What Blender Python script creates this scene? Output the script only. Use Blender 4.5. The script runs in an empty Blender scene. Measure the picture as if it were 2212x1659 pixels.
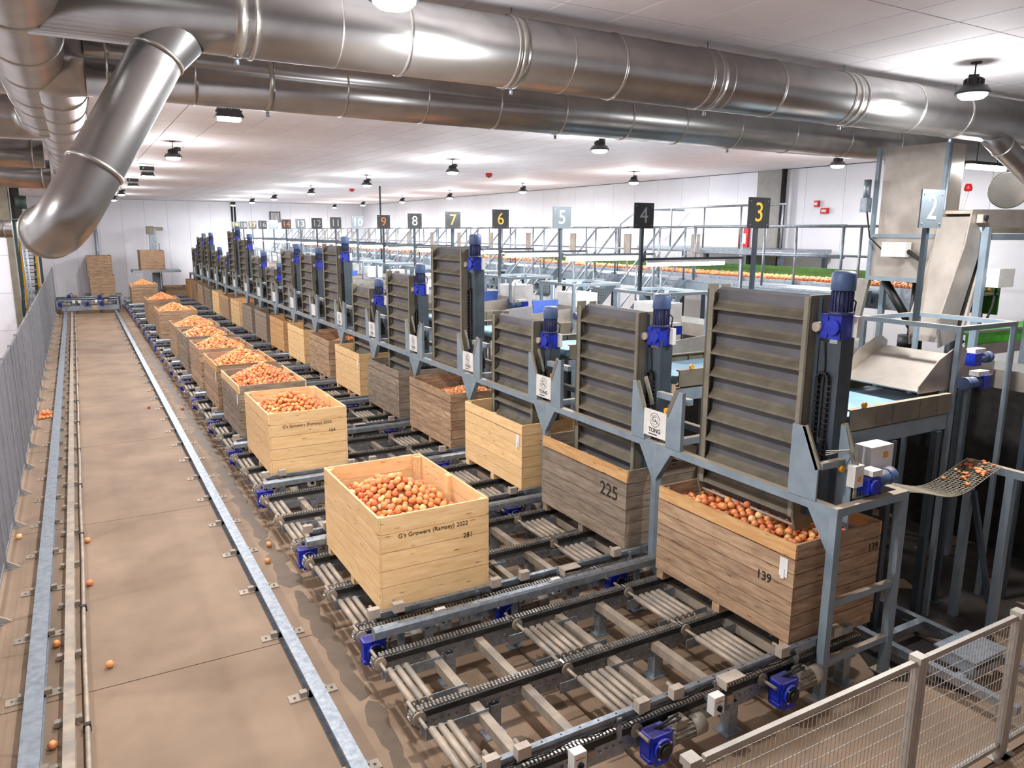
import bpy, math, random
from mathutils import Vector, Matrix
random.seed(11)
S = bpy.context.scene
COL = S.collection
R = random.Random(5)

# ------------------------------------------------------------------ camera
CAM_H, YAW, PITCH, ROLL, FPX = 4.24405, 0.520604, 0.199250, 0.0060267, 1625.72
def cam_axes():
    cy, sy, cp, sp = math.cos(YAW), math.sin(YAW), math.cos(PITCH), math.sin(PITCH)
    f = Vector((sy*cp, cy*cp, -sp)); r = Vector((cy, -sy, 0)); u = r.cross(f)
    c, s = math.cos(ROLL), math.sin(ROLL)
    return c*r + s*u, -s*r + c*u, f
CR, CU, CF = cam_axes()
CPOS = Vector((0, 0, CAM_H))
cd = bpy.data.cameras.new('camera'); cam = bpy.data.objects.new('camera', cd); COL.objects.link(cam)
cd.sensor_width = 36; cd.lens = FPX/2212*36; cd.clip_start = .05; cd.clip_end = 200
cam.matrix_world = Matrix(((CR.x, CU.x, -CF.x, 0), (CR.y, CU.y, -CF.y, 0), (CR.z, CU.z, -CF.z, CAM_H), (0, 0, 0, 1)))
S.camera = cam
def project(p):
    d = Vector(p) - CPOS; z = d.dot(CF)
    if z < .1: return None
    return 1106 + FPX*d.dot(CR)/z, 829.5 - FPX*d.dot(CU)/z, z

# ------------------------------------------------------------------ world, exposure
w = bpy.data.worlds.new('world'); S.world = w; w.use_nodes = True
w.node_tree.nodes['Background'].inputs[0].default_value = (.8, .85, 1, 1)
w.node_tree.nodes['Background'].inputs[1].default_value = .3
S.view_settings.view_transform = 'Standard'; S.view_settings.look = 'None'
S.view_settings.exposure = 0.22; S.view_settings.gamma = 1
S.view_settings.use_curve_mapping = False
LAMP_W, CEILING_FILL_W, TUBE_E = 175.0, 66.0, 36.0

# ------------------------------------------------------------------ materials
def srgb(r, g, b):
    f = lambda c: (c/255/12.92) if c/255 <= .04045 else ((c/255+.055)/1.055)**2.4
    return (f(r), f(g), f(b), 1)
MATS = {}
def M(name, c1, c2=None, scale=6, rough=.5, metal=0., stretch=(1, 1, 1), rnd=0., bump=0., detail=5, c3=None, rough2=None, spots=0, lo=.35, hi=.65, world_co=False, dust=0.):
    m = bpy.data.materials.new(name); m.use_nodes = True; MATS[name] = m
    nt = m.node_tree; N = nt.nodes; L = nt.links; b = N['Principled BSDF']
    b.inputs['Roughness'].default_value = rough; b.inputs['Metallic'].default_value = metal
    c1 = srgb(*c1)
    if c2 is None: c2 = tuple(x*.8 for x in c1[:3]) + (1,)
    else: c2 = srgb(*c2)
    oi = N.new('ShaderNodeObjectInfo')
    if world_co:
        g = N.new('ShaderNodeNewGeometry'); co = g.outputs['Position']
    else:
        t = N.new('ShaderNodeTexCoord'); co = t.outputs['Object']
    mp = N.new('ShaderNodeMapping'); mp.inputs['Scale'].default_value = stretch
    L.new(co, mp.inputs['Vector'])
    ad = N.new('ShaderNodeVectorMath'); ad.operation = 'ADD'
    ml = N.new('ShaderNodeMath'); ml.operation = 'MULTIPLY'; ml.inputs[1].default_value = 37 if not world_co else 0
    L.new(oi.outputs['Random'], ml.inputs[0]); L.new(mp.outputs[0], ad.inputs[0]); L.new(ml.outputs[0], ad.inputs[1])
    nz = N.new('ShaderNodeTexNoise'); nz.inputs['Scale'].default_value = scale; nz.inputs['Detail'].default_value = detail
    nz.inputs['Roughness'].default_value = .6
    L.new(ad.outputs[0], nz.inputs['Vector'])
    rp = N.new('ShaderNodeValToRGB'); rp.color_ramp.elements[0].position = lo; rp.color_ramp.elements[1].position = hi
    rp.color_ramp.elements[0].color = c1; rp.color_ramp.elements[1].color = c2
    if c3:
        e = rp.color_ramp.elements.new((lo+hi)/2); e.color = srgb(*c3)
    L.new(nz.outputs['Fac'], rp.inputs['Fac']); out = rp.outputs['Color']
    if spots:
        vo = N.new('ShaderNodeTexVoronoi'); vo.inputs['Scale'].default_value = spots
        L.new(ad.outputs[0], vo.inputs['Vector'])
        r2 = N.new('ShaderNodeValToRGB'); r2.color_ramp.elements[0].position = .06; r2.color_ramp.elements[1].position = .13
        r2.color_ramp.elements[0].color = (.22, .13, .07, 1); r2.color_ramp.elements[1].color = (1, 1, 1, 1)
        L.new(vo.outputs['Distance'], r2.inputs['Fac'])
        mx = N.new('ShaderNodeMix'); mx.data_type = 'RGBA'; mx.blend_type = 'MULTIPLY'; mx.inputs['Factor'].default_value = .85
        L.new(out, mx.inputs[6]); L.new(r2.outputs['Color'], mx.inputs[7]); out = mx.outputs[2]
    if rnd:
        hs = N.new('ShaderNodeHueSaturation'); mr = N.new('ShaderNodeMapRange')
        mr.inputs['To Min'].default_value = 1-rnd; mr.inputs['To Max'].default_value = 1+rnd
        L.new(oi.outputs['Random'], mr.inputs['Value']); L.new(mr.outputs[0], hs.inputs['Value']); L.new(out, hs.inputs['Color']); out = hs.outputs['Color']
    if dust:
        gn = N.new('ShaderNodeNewGeometry'); sp = N.new('ShaderNodeSeparateXYZ'); L.new(gn.outputs['True Normal'], sp.inputs[0])
        mr3 = N.new('ShaderNodeMapRange'); mr3.inputs['From Min'].default_value = .6; mr3.inputs['From Max'].default_value = .95; mr3.inputs['To Max'].default_value = dust
        L.new(sp.outputs['Z'], mr3.inputs['Value']); dm = N.new('ShaderNodeMix'); dm.data_type = 'RGBA'
        L.new(mr3.outputs[0], dm.inputs['Factor']); L.new(out, dm.inputs[6]); dm.inputs[7].default_value = srgb(186, 166, 140); out = dm.outputs[2]
    L.new(out, b.inputs['Base Color'])
    if rough2 is not None:
        mr2 = N.new('ShaderNodeMapRange'); mr2.inputs['To Min'].default_value = rough; mr2.inputs['To Max'].default_value = rough2
        L.new(nz.outputs['Fac'], mr2.inputs['Value']); L.new(mr2.outputs[0], b.inputs['Roughness'])
    if bump:
        bp = N.new('ShaderNodeBump'); bp.inputs['Strength'].default_value = bump; bp.inputs['Distance'].default_value = .01
        L.new(nz.outputs['Fac'], bp.inputs['Height']); L.new(bp.outputs[0], b.inputs['Normal'])
    return m
def emis(name, c, s):
    m = bpy.data.materials.new(name); m.use_nodes = True; b = m.node_tree.nodes['Principled BSDF']
    b.inputs['Base Color'].default_value = srgb(*c); b.inputs['Emission Color'].default_value = srgb(*c); b.inputs['Emission Strength'].default_value = s
    MATS[name] = m; return m
M('concrete', (148, 122, 99), (125, 103, 83), scale=.8, rough=.55, rough2=.8, detail=9, c3=(137, 114, 92), world_co=True, bump=.05)
M('concrete_joint', (96, 80, 66))
M('concrete_wet', (104, 86, 68), (88, 72, 56), scale=3, rough=.45)
M('floor_shade', (58, 49, 42), (34, 29, 26), scale=2.5, rough=.9)  # near-black brown for the shade painted on the floor at right
M('wall_white', (232, 232, 238), (224, 225, 233), scale=.7, rough=.45)
M('wall_joint', (150, 150, 158))
M('wall_grey', (152, 150, 146), (140, 138, 134), rough=.6)
M('tile_white', (238, 232, 233), (230, 224, 225), scale=1.5, rough=.7, rnd=.02)
M('tile_grid', (150, 138, 136))
M('galvanised', (168, 176, 184), (138, 147, 157), scale=14, rough=.36, metal=.75, rough2=.55, rnd=.06)
M('galvanised_dusty', (176, 160, 142), (142, 134, 124), scale=5, rough=.55, metal=.25, rnd=.06)
M('duct_metal', (176, 174, 172), (160, 158, 157), scale=3, rough=.25, metal=.95, rough2=.36, detail=2)
M('duct_seam', (196, 192, 186), (180, 176, 170), rough=.3, metal=.9)
M('stainless', (186, 178, 168), (164, 155, 146), scale=2.5, rough=.32, metal=.55, rough2=.5)
M('frame_paint', (136, 150, 160), (120, 135, 146), scale=4, rough=.5, rnd=.04, dust=.8)
M('frame_paint_dark', (64, 76, 86), (52, 62, 70), scale=4, rough=.45)
M('side_plate', (132, 126, 110), (110, 104, 90), scale=3, rough=.7, dust=.6)
M('dusty_belt', (104, 102, 106), (82, 80, 84), scale=3, rough=.75, stretch=(1, .4, 1))
M('dusty_slat', (112, 104, 88), (88, 81, 68), scale=4, rough=.8)
M('chain_steel', (205, 202, 196), (150, 145, 138), scale=20, rough=.3, metal=.8)
M('dark_steel', (52, 50, 48), (34, 33, 32), scale=8, rough=.6, metal=.3)
M('black', (22, 22, 23), (15, 15, 16), rough=.5)
M('blue_paint', (20, 50, 188), (14, 32, 140), scale=9, rough=.4, rnd=.08, dust=.22)
M('motor_blue', (78, 100, 142), (66, 86, 124), scale=5, rough=.5, dust=.4); M('motor_dark_blue', (54, 60, 104), (40, 46, 84), scale=9, rough=.5)
M('motor_grey', (150, 140, 126), (128, 120, 108), scale=6, rough=.6)
M('plastic_white', (228, 226, 222), (214, 210, 204), rough=.45)
M('box_grey', (182, 168, 154), (160, 148, 136), rough=.6)
M('red', (205, 32, 36), rough=.4); M('yellow', (238, 178, 26), (220, 160, 20), rough=.5); M('amber', (240, 165, 30), rough=.35)
M('ink', (58, 46, 34), rough=.8); M('ink_dark', (34, 30, 28), rough=.8)
M('wood_pale', (242, 208, 160), (224, 180, 124), scale=3, stretch=(1.2, 9, 9), rough=.65, rnd=.07, spots=2.2, c3=(234, 194, 140), lo=.3, hi=.7)
M('wood_orange', (216, 172, 118), (188, 138, 86), scale=3, stretch=(1.2, 9, 9), rough=.7, rnd=.08, spots=2, lo=.3, hi=.7)
M('wood_brown', (190, 160, 130), (130, 101, 77), scale=3, stretch=(1.2, 8, 8), rough=.8, rnd=.14, spots=2.2, c3=(166, 136, 108), lo=.28, hi=.72)
M('wood_grey', (160, 144, 127), (106, 91, 77), scale=3, stretch=(1.2, 8, 8), rough=.85, rnd=.14, spots=1.8, c3=(138, 122, 106), lo=.28, hi=.72)
M('belt_blue', (142, 176, 196), (122, 158, 180), rough=.45); M('belt_green', (92, 232, 24), (70, 200, 18), rough=.5); M('skirt_green', (58, 130, 46), (46, 110, 36), rough=.5)
M('panel_blue', (64, 96, 178), (84, 112, 190), scale=2, rough=.45)
M('sign_dark', (62, 64, 66), (54, 56, 58), scale=3, rough=.4, metal=.2); M('sign_light', (88, 96, 101), (80, 88, 93), scale=3, rough=.4)  # sign_light: lamp glare on some signs put into a lighter grey
M('digit_white', (246, 246, 246), rough=.5); M('digit_orange', (244, 150, 70), rough=.5); M('digit_yellow', (248, 205, 70), rough=.5); M('digit_grey', (176, 178, 180), rough=.5)
M('galvanised_mesh', (186, 178, 168), (168, 162, 154), rough=.5, metal=.4)
M('fence_grey', (150, 152, 158), (136, 138, 144), rough=.5, metal=.4)
M('rubber', (40, 38, 36), rough=.8)
M('paper', (236, 236, 234), rough=.7)
M('green_dark', (52, 66, 60), rough=.6)
emis('lamp_glow', (255, 253, 250), 14.0); emis('tube_glow', (250, 252, 255), TUBE_E); emis('green_led', (60, 220, 90), 3)
def onion_mat():
    m = M('onion', (228, 138, 82), (204, 100, 56), scale=9, rough=.38, stretch=(1, 1, 1), c3=(237, 160, 100), lo=.3, hi=.7)
    nt = m.node_tree; N = nt.nodes; L = nt.links; b = N['Principled BSDF']
    at = N.new('ShaderNodeAttribute'); at.attribute_name = 'skin'
    mx = N.new('ShaderNodeMix'); mx.data_type = 'RGBA'; mx.blend_type = 'MULTIPLY'; mx.inputs['Factor'].default_value = 1
    src = b.inputs['Base Color'].links[0].from_socket
    L.new(src, mx.inputs[6]); L.new(at.outputs['Color'], mx.inputs[7]); L.new(mx.outputs[2], b.inputs['Base Color'])
onion_mat()

# ------------------------------------------------------------------ mesh helpers
class MB:
    def __init__(s): s.v = []; s.f = []; s.sm = []; s.c = []; s.cc = None
    def _f(s, fs, smooth=False):
        s.f += fs; s.sm += [smooth]*len(fs)
        if s.cc is not None: s.c += [s.cc]*len(fs)
    def box(s, x0, x1, y0, y1, z0, z1):
        n = len(s.v)
        s.v += [(x0, y0, z0), (x1, y0, z0), (x1, y1, z0), (x0, y1, z0), (x0, y0, z1), (x1, y0, z1), (x1, y1, z1), (x0, y1, z1)]
        s._f([tuple(n+i for i in q) for q in ((0, 3, 2, 1), (4, 5, 6, 7), (0, 1, 5, 4), (1, 2, 6, 5), (2, 3, 7, 6), (3, 0, 4, 7))]); return s
    def cbox(s, c, d): return s.box(c[0]-d[0]/2, c[0]+d[0]/2, c[1]-d[1]/2, c[1]+d[1]/2, c[2]-d[2]/2, c[2]+d[2]/2)
    def bar(s, a, b, wd, h, up=(0, 0, 1)):
        a, b = Vector(a), Vector(b); t = (b-a).normalized(); u = Vector(up)
        if abs(t.dot(u)) > .98: u = Vector((1, 0, 0))
        sd = t.cross(u).normalized(); u = sd.cross(t).normalized(); n = len(s.v)
        for p in (a, b):
            for i, j in ((-1, -1), (1, -1), (1, 1), (-1, 1)): s.v.append(tuple(p + sd*(i*wd/2) + u*(j*h/2)))
        s._f([tuple(n+i for i in q) for q in ((0, 3, 2, 1), (4, 5, 6, 7), (0, 1, 5, 4), (1, 2, 6, 5), (2, 3, 7, 6), (3, 0, 4, 7))]); return s
    def cyl(s, a, b, r, n=12, r1=None, caps=True, smooth=True):
        a, b = Vector(a), Vector(b); t = (b-a).normalized()
        u = Vector((0, 0, 1)) if abs(t.z) < .9 else Vector((1, 0, 0))
        x = t.cross(u).normalized(); y = t.cross(x).normalized(); k = len(s.v); r1 = r if r1 is None else r1
        for p, rr in ((a, r), (b, r1)):
            for i in range(n):
                g = 2*math.pi*i/n; s.v.append(tuple(p + (x*math.cos(g) + y*math.sin(g))*rr))
        s._f([(k+i, k+n+i, k+n+(i+1) % n, k+(i+1) % n) for i in range(n)], smooth)
        if caps: s._f([tuple(k+i for i in range(n)), tuple(k+n+i for i in reversed(range(n)))])
        return s
    def tube(s, pts, r, n=10, caps=True):
        pts = [Vector(p) for p in pts]; k = len(s.v); m = len(pts); x = None
        for i, p in enumerate(pts):
            t = (pts[min(i+1, m-1)] - pts[max(i-1, 0)]).normalized()
            if x is None:
                u = Vector((0, 0, 1)) if abs(t.z) < .9 else Vector((1, 0, 0)); x = t.cross(u).normalized()
            else: x = (x - t*x.dot(t)).normalized()
            y = t.cross(x)
            for j in range(n):
                g = 2*math.pi*j/n; s.v.append(tuple(p + (x*math.cos(g) + y*math.sin(g))*r))
        for i in range(m-1):
            s._f([(k+i*n+j, k+i*n+(j+1) % n, k+(i+1)*n+(j+1) % n, k+(i+1)*n+j) for j in range(n)], True)
        if caps: s._f([tuple(k+j for j in reversed(range(n))), tuple(k+(m-1)*n+j for j in range(n))])
        return s
    def prism(s, poly, ax, a, b):
        k = len(s.v); n = len(poly)
        def pt(p, q): return {'x': (q, p[0], p[1]), 'y': (p[0], q, p[1]), 'z': (p[0], p[1], q)}[ax]
        for q in (a, b):
            for p in poly: s.v.append(pt(p, q))
        s._f([tuple(k+i for i in range(n)), tuple(k+n+i for i in reversed(range(n)))])
        s._f([(k+i, k+(i+1) % n, k+n+(i+1) % n, k+n+i) for i in range(n)]); return s
    def lathe(s, prof, c, n=16):
        k = len(s.v); m = len(prof)
        for r, z in prof:
            for i in range(n):
                g = 2*math.pi*i/n; s.v.append((c[0]+r*math.cos(g), c[1]+r*math.sin(g), c[2]+z))
        for j in range(m-1): s._f([(k+j*n+i, k+j*n+(i+1) % n, k+(j+1)*n+(i+1) % n, k+(j+1)*n+i) for i in range(n)], True)
        s._f([tuple(k+i for i in reversed(range(n))), tuple(k+(m-1)*n+i for i in range(n))]); return s
    def ball(s, c, r, nu=8, nv=5, sq=1., ax=None):
        k = len(s.v); A = ax or Matrix.Identity(3)
        def P(x, y, z): return tuple(Vector(c) + A @ Vector((x*r, y*r, z*r*sq)))
        s.v.append(P(0, 0, -1))
        for j in range(1, nv):
            f = -math.pi/2 + math.pi*j/nv
            for i in range(nu):
                g = 2*math.pi*i/nu; s.v.append(P(math.cos(f)*math.cos(g), math.cos(f)*math.sin(g), math.sin(f)))
        s.v.append(P(0, 0, 1.22)); e = len(s.v)-1
        s._f([(k, k+1+(i+1) % nu, k+1+i) for i in range(nu)], True)
        for j in range(nv-2):
            o = k+1+j*nu; s._f([(o+i, o+(i+1) % nu, o+nu+(i+1) % nu, o+nu+i) for i in range(nu)], True)
        o = k+1+(nv-2)*nu; s._f([(o+i, o+(i+1) % nu, e) for i in range(nu)], True); return s
    def mesh(s, name, mat=None):
        me = bpy.data.meshes.new(name); me.from_pydata(s.v, [], s.f); me.polygons.foreach_set('use_smooth', s.sm)
        if s.c:
            a = me.color_attributes.new('skin', 'FLOAT_COLOR', 'CORNER'); d = []
            for p, c in zip(me.polygons, s.c): d += list(c)*p.loop_total
            a.data.foreach_set('color', d)
        if mat: me.materials.append(MATS[mat])
        me.update(); return me
    def build(s, name, mat, parent=None, loc=None): return ob(name, s.mesh(name, mat), parent, loc)
def ob(name, me, parent=None, loc=None, rot=None):
    o = bpy.data.objects.new(name, me); COL.objects.link(o)
    if parent: o.parent = parent
    if loc: o.location = loc
    if rot: o.rotation_euler = rot
    return o
def tag(o, label=None, cat=None, group=None, kind=None):
    if label: o['label'] = label
    if cat: o['category'] = cat
    if group: o['group'] = group
    if kind: o['kind'] = kind
    return o
def thing(name, label, cat, loc=(0, 0, 0), group=None, rz=0):
    o = ob(name, None, None, loc, (0, 0, rz)); return tag(o, label, cat, group)
def copy_tree(o, parent=None):
    c = o.copy(); COL.objects.link(c); c.parent = parent
    for ch in KIDS.get(o.name, []): copy_tree(ch, c)
    return c
KIDS = {}
def index_kids():
    KIDS.clear()
    for o in bpy.data.objects:
        if o.parent: KIDS.setdefault(o.parent.name, []).append(o)
CACHE = {}
def cached(key, fn):
    if key not in CACHE: CACHE[key] = fn()
    return CACHE[key]
def text_mesh(txt, size, mat, bold=0.):
    def mk():
        cu = bpy.data.curves.new('lettering', 'FONT'); cu.body = txt; cu.size = size; cu.align_x = 'CENTER'; cu.align_y = 'CENTER'
        cu.offset = bold; cu.resolution_u = 3; cu.extrude = .0008
        o = bpy.data.objects.new('lettering', cu); COL.objects.link(o)
        me = bpy.data.meshes.new_from_object(o.evaluated_get(bpy.context.evaluated_depsgraph_get()))
        bpy.data.objects.remove(o); bpy.data.curves.remove(cu)
        me.materials.clear(); me.materials.append(MATS[mat]); return me
    return cached(('text', txt, size, mat, bold), mk)
FACE_NY = (math.pi/2, 0, 0)                    # lettering that faces -Y
FACE_NX = (math.pi/2, 0, -math.pi/2)           # lettering that faces -X
ORD = ['first', 'second', 'third', 'fourth', 'fifth', 'sixth', 'seventh', 'eighth', 'ninth', 'tenth', 'eleventh', 'twelfth', 'thirteenth', 'fourteenth', 'fifteenth', 'sixteenth', 'seventeenth', 'eighteenth']
P = 2.3914
NW = ['zero', 'one', 'two', 'three', 'four', 'five', 'six', 'seven', 'eight', 'nine', 'ten', 'eleven', 'twelve', 'thirteen', 'fourteen', 'fifteen', 'sixteen', 'seventeen', 'eighteen', 'nineteen', 'twenty']
Y0 = 4.116
NST = 18
def fy(k): return Y0 + k*P

# ================================================================== SETTING
X0, X1, YA, YB, ZC = -7.0, 16.7, -5.0, 49.0, 5.92
fl = MB().box(X0-.2, X1+.2, YA-.2, YB+.2, -.3, -.03).build('floor', 'concrete_joint'); tag(fl, kind='structure')
fl['label'] = 'dusty tan concrete floor laid in long slabs'
ys = [YA, -2.0, 2.75, 7.45, 12.12, 16.73, 20.65, 25.3, 30, 34.7, 39.4, 44.1, YB]
xs = [X0, -1.9, 3.6, 9.4, X1]
for i in range(len(ys)-1):
    for j in range(len(xs)-1):
        MB().box(xs[j]+.006, xs[j+1]-.006, ys[i]+.007, ys[i+1]-.007, -.03, 0).build('floor_slab', 'concrete', fl)
# damp stains with shapes of their own beside the conveyor ends
st = MB()
for i in range(60):
    y = 4.2 + i*.42 + R.uniform(-.1, .1); a = R.uniform(.08, .2); x = 1.93 + R.uniform(-.03, .05)
    n = 9; pts = [(x + a*R.uniform(.7, 1.2)*math.cos(2*math.pi*q/n)*.8, y + .3*R.uniform(.7, 1.2)*math.sin(2*math.pi*q/n)) for q in range(n)]
    st.prism(pts, 'z', .0005, .0015 + i*.00002)
for i in range(40):
    y = R.uniform(4.3, 30); x = R.uniform(2.3, 4.8); n = 8; a = R.uniform(.08, .22)
    st.prism([(x + a*R.uniform(.7, 1.2)*math.cos(2*math.pi*q/n), y + a*1.3*R.uniform(.7, 1.2)*math.sin(2*math.pi*q/n)) for q in range(n)], 'z', .0005, .0014 + i*.00002)
dr = MB(); shade_r = random.Random(8)  # dark patches paint the shade under the right-hand conveyors onto the floor
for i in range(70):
    x, y, a = shade_r.uniform(7.0, 10.3), shade_r.uniform(3.9, 9.0), shade_r.uniform(.25, .75); n = 11
    dr.prism([(x + a*shade_r.uniform(.7, 1.2)*math.cos(2*math.pi*q/n), y + a*shade_r.uniform(.7, 1.2)*math.sin(2*math.pi*q/n)) for q in range(n)], 'z', .0006, .0016 + i*.00002)
tag(dr.build('painted_shade', 'floor_shade', fl), kind='stuff')
tag(st.build('damp_stain', 'concrete_wet', fl), kind='stuff')
# ceiling of lay-in tiles
ce = MB().box(X0-.2, X1+.2, YA-.2, YB+.2, ZC+.02, ZC+.2).build('ceiling', 'tile_grid'); tag(ce, 'white suspended ceiling of rectangular lay-in tiles', kind='structure')
tm = MB().box(-.2935, .2935, -.5935, .5935, 0, .02).mesh('ceiling_tile', 'tile_white')
tiles = []
nx = int((X1-X0)/.6); ny = int((YB-YA)/1.2)
for i in range(nx+1):
    for j in range(ny+1):
        x, y = X0 + .135 + .6*i + .3, 5.07 + 1.2*(j-8) - .6
        if x+.3 > X1+.05 or y+.6 > YB+.05 or y < YA: continue
        a = project((x, y, ZC)); vis = a and -60 < a[0] < 2272 and -30 < a[1] < 470
        tiles.append((0 if vis else 1, a[2] if a else 99, x, y))
tiles.sort()
rest = MB()
for i, (h, d, x, y) in enumerate(tiles):
    if i < 295: ob('ceiling_tile', tm, ce, (x, y, ZC))
    else: rest.box(x-.2935, x+.2935, y-.5935, y+.5935, ZC, ZC+.02)
tag(rest.build('ceiling_tiles_beyond', 'tile_white', ce), kind='stuff')
def wall(name, label, axis, at, a0, a1, z1, wd=1.15, mat='wall_white', outward=1, joints=None):
    o = MB()
    if axis == 'y': o.box(a0, a1, min(at+.04*outward, at+.25*outward), max(at+.04*outward, at+.25*outward), 0, z1)
    else: o.box(min(at+.04*outward, at+.25*outward), max(at+.04*outward, at+.25*outward), a0, a1, 0, z1)
    o = o.build(name, 'wall_joint'); tag(o, label, kind='structure')
    n = max(1, round((a1-a0)/wd)); d = (a1-a0)/n
    lo, hi = min(at, at+.05*outward), max(at, at+.05*outward)
    for i in range(n):
        s, e = a0+i*d+.004, a0+(i+1)*d-.004
        m = MB()
        if axis == 'y': m.box(s, e, lo, hi, 0, z1)
        else: m.box(lo, hi, s, e, 0, z1)
        m.build('wall_panel', mat, o)
    return o
wall('wall_back', 'white insulated panel wall closing the far end of the hall', 'y', YB, X0, X1, ZC, 1.18)
wall('wall_right', 'white insulated panel wall along the right behind the walkway', 'x', X1, YA, YB, ZC, 1.18)
wall('wall_left', 'white panel wall along the far left of the hall', 'x', X0, YA, YB, ZC, 1.3, outward=-1)
wall('wall_front', 'white panel wall behind the viewpoint', 'y', YA, X0, X1, ZC, 1.3, outward=-1)
# inner cold store wall on the left, panels laid flat
iw = MB().box(-6.95, -1.78, 28.06, 28.3, 0, ZC).build('wall_inner', 'wall_joint'); tag(iw, 'white inner wall of flat-laid panels left of the mesh fence', kind='structure')
for i in range(5):
    MB().box(-6.95, -1.75, 28.0, 28.06, i*1.15+.004, min(ZC, (i+1)*1.15-.004) if i < 3 else (4.3 if i == 3 else 4.9)).build('wall_panel', 'wall_white', iw) if i < 4 else None
MB().box(-6.95, -1.62, 27.9, 28.04, 4.35, ZC-.01).build('fascia_panel', 'side_plate', iw)
MB().box(-1.78, -1.62, 27.95, 28.3, 0, ZC-.01).build('corner_post', 'side_plate', iw)

# wall fittings
cp = thing('wall_column', 'tall grey column panel with dark pipe on the right wall behind sign 3', 'column', (16.66, 14.75, 0))
MB().box(-.1, 0, -.3, .55, 0, ZC).build('panel', 'wall_grey', cp); MB().cyl((-.16, -.42, 0), (-.16, -.42, ZC), .07, 12).build('pipe', 'dark_steel', cp)
def wallbox(name, label, cat, x, y, z, d, mat):
    o = thing(name, label, cat, (x, y, z)); MB().box(-.08, 0, -d[0]/2, d[0]/2, -d[1]/2, d[1]/2).build('housing', mat, o)
    MB().box(-.09, -.08, -d[0]/3, d[0]/3, -d[1]/5, d[1]/5).build('front', 'plastic_white', o); return o
wallbox('alarm_sounder', 'small red alarm sounder high on the right wall, upper of two', 'alarm', 16.69, 13.35, 5.0, (.12, .16), 'red')
wallbox('alarm_sounder', 'small red alarm box on the right wall, lower of two', 'alarm', 16.69, 13.1, 4.82, (.2, .14), 'red')
wallbox('fire_cabinet', 'tall red fire cabinet on the right wall beside sign 3', 'fire cabinet', 16.69, 15.75, 4.1, (.35, .7), 'red')
ex = thing('exit_light', 'green lit exit light at the top of the right wall', 'light', (16.68, 14.6, 5.7)); MB().box(-.08, 0, -.15, .15, 0, .08).build('housing', 'plastic_white', ex); MB().box(-.09, -.08, -.12, .12, .01, .06).build('lens', 'green_led', ex)
vt = thing('wall_grille', 'tall slatted grille on the back wall behind sign 15', 'grille', (11.0, 48.98, 4.75))
MB().box(-.33, .33, -.03, 0, 0, .65).box(-.33, .33, -.05, -.03, .59, .65).box(-.33, -.27, -.05, -.03, 0, .6).box(.27, .33, -.05, -.03, 0, .6).build('grille_frame', 'frame_paint_dark', vt)
for i in range(7): MB().box(-.24+i*.075, -.205+i*.075, -.05, -.03, 0, .59).build('slat', 'plastic_white', vt)
for i, (x, r) in enumerate(((8.45, .05), (8.62, .05))):
    o = thing('wall_pipe', ['left', 'right'][i] + ' of two dark upright pipes on the back wall behind sign 19', 'pipe', (x, 48.9, 0)); MB().cyl((0, 0, 0), (0, 0, ZC), r, 10).build('pipe_run', 'dark_steel', o); MB().box(-.07, .07, -.02, .1, 3, 3.06).build('clip', 'galvanised', o)
o = thing('cable_conduit', 'grey upright conduit on the back wall behind the stacked crates', 'conduit', (1.1, 48.86, 0)); MB().cyl((0, 0, 0), (0, 0, ZC), .09, 10).build('conduit_run', 'galvanised', o); MB().box(-.12, .12, -.02, .1, 4, 4.08).build('clip', 'galvanised', o)
o = thing('cable_conduit', 'thin upright conduit hanging behind sign 10', 'conduit', (10.27, 28.1, 0)); MB().cyl((0, 0, 3.0), (0, 0, ZC), .035, 8).cyl((0, 0, 0), (0, 0, 3.0), .035, 8).build('conduit_run', 'frame_paint_dark', o); MB().lathe([(.08, 0), (.08, .03)], (0, 0, 0), 10).build('foot', 'galvanised', o)

# ================================================================== RAILS
def rail(x, wd, h, mat, label, name, y0=1.0, y1=44.2, ext=.17, off=.6):
    o = thing(name, label, 'rail', (x, 0, 0))
    m = MB()
    m.prism([(-wd/2, 0), (wd/2, 0), (wd/2, .012), (.012, .012), (.012, h-.02), (wd/2, h-.02), (wd/2, h), (-wd/2, h), (-wd/2, h-.02), (-.012, h-.02), (-.012, .012), (-wd/2, .012)], 'y', y0, y1)
    m.build('rail_beam', mat, o)
    bm = cached(('bracket', wd), lambda: MB().box(-wd/2-ext, wd/2+min(ext, .15), -.06, .06, 0, .012).box(-wd/2-.07, -wd/2+.01, -.03, .03, .012, .06).box(wd/2-.01, wd/2+.05, -.03, .03, .012, .06).cyl((-wd/2-ext*.7, 0, .012), (-wd/2-ext*.7, 0, .03), .012, 6).cyl((wd/2+min(ext, .15)*.7, 0, .012), (wd/2+min(ext, .15)*.7, 0, .03), .012, 6).mesh('rail_bracket', 'galvanised_dusty'))
    y = y0+off
    while y < y1-.5: ob('rail_bracket', bm, o, (0, y, 0)); y += 1.2
    return o
rail(1.555, .125, .15, 'galvanised', 'long galvanised floor rail beside the conveyor ends', 'transfer_rail')
rail(-.69, .15, .15, 'galvanised', 'long galvanised floor rail nearest the left mesh fence', 'transfer_rail')
rail(-.42, .09, .12, 'galvanised_dusty', 'narrow dusty guide rail between the left floor rail and the aisle', 'guide_rail', ext=.03, off=1.2)
o = thing('cable_tray', 'thin tan cable conduit lying along the aisle beside the guide rail', 'conduit', (-.29, 0, 0))
MB().tube([(.004*math.sin(y*1.3), y, .045) for y in [1+.5*i for i in range(87)]], .022, 6).build('conduit_run', 'galvanised_dusty', o)
for i in range(18): MB().box(-.03, .03, 2+i*2.4, 2.05+i*2.4, 0, .07).build('clip', 'dark_steel', o)

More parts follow.
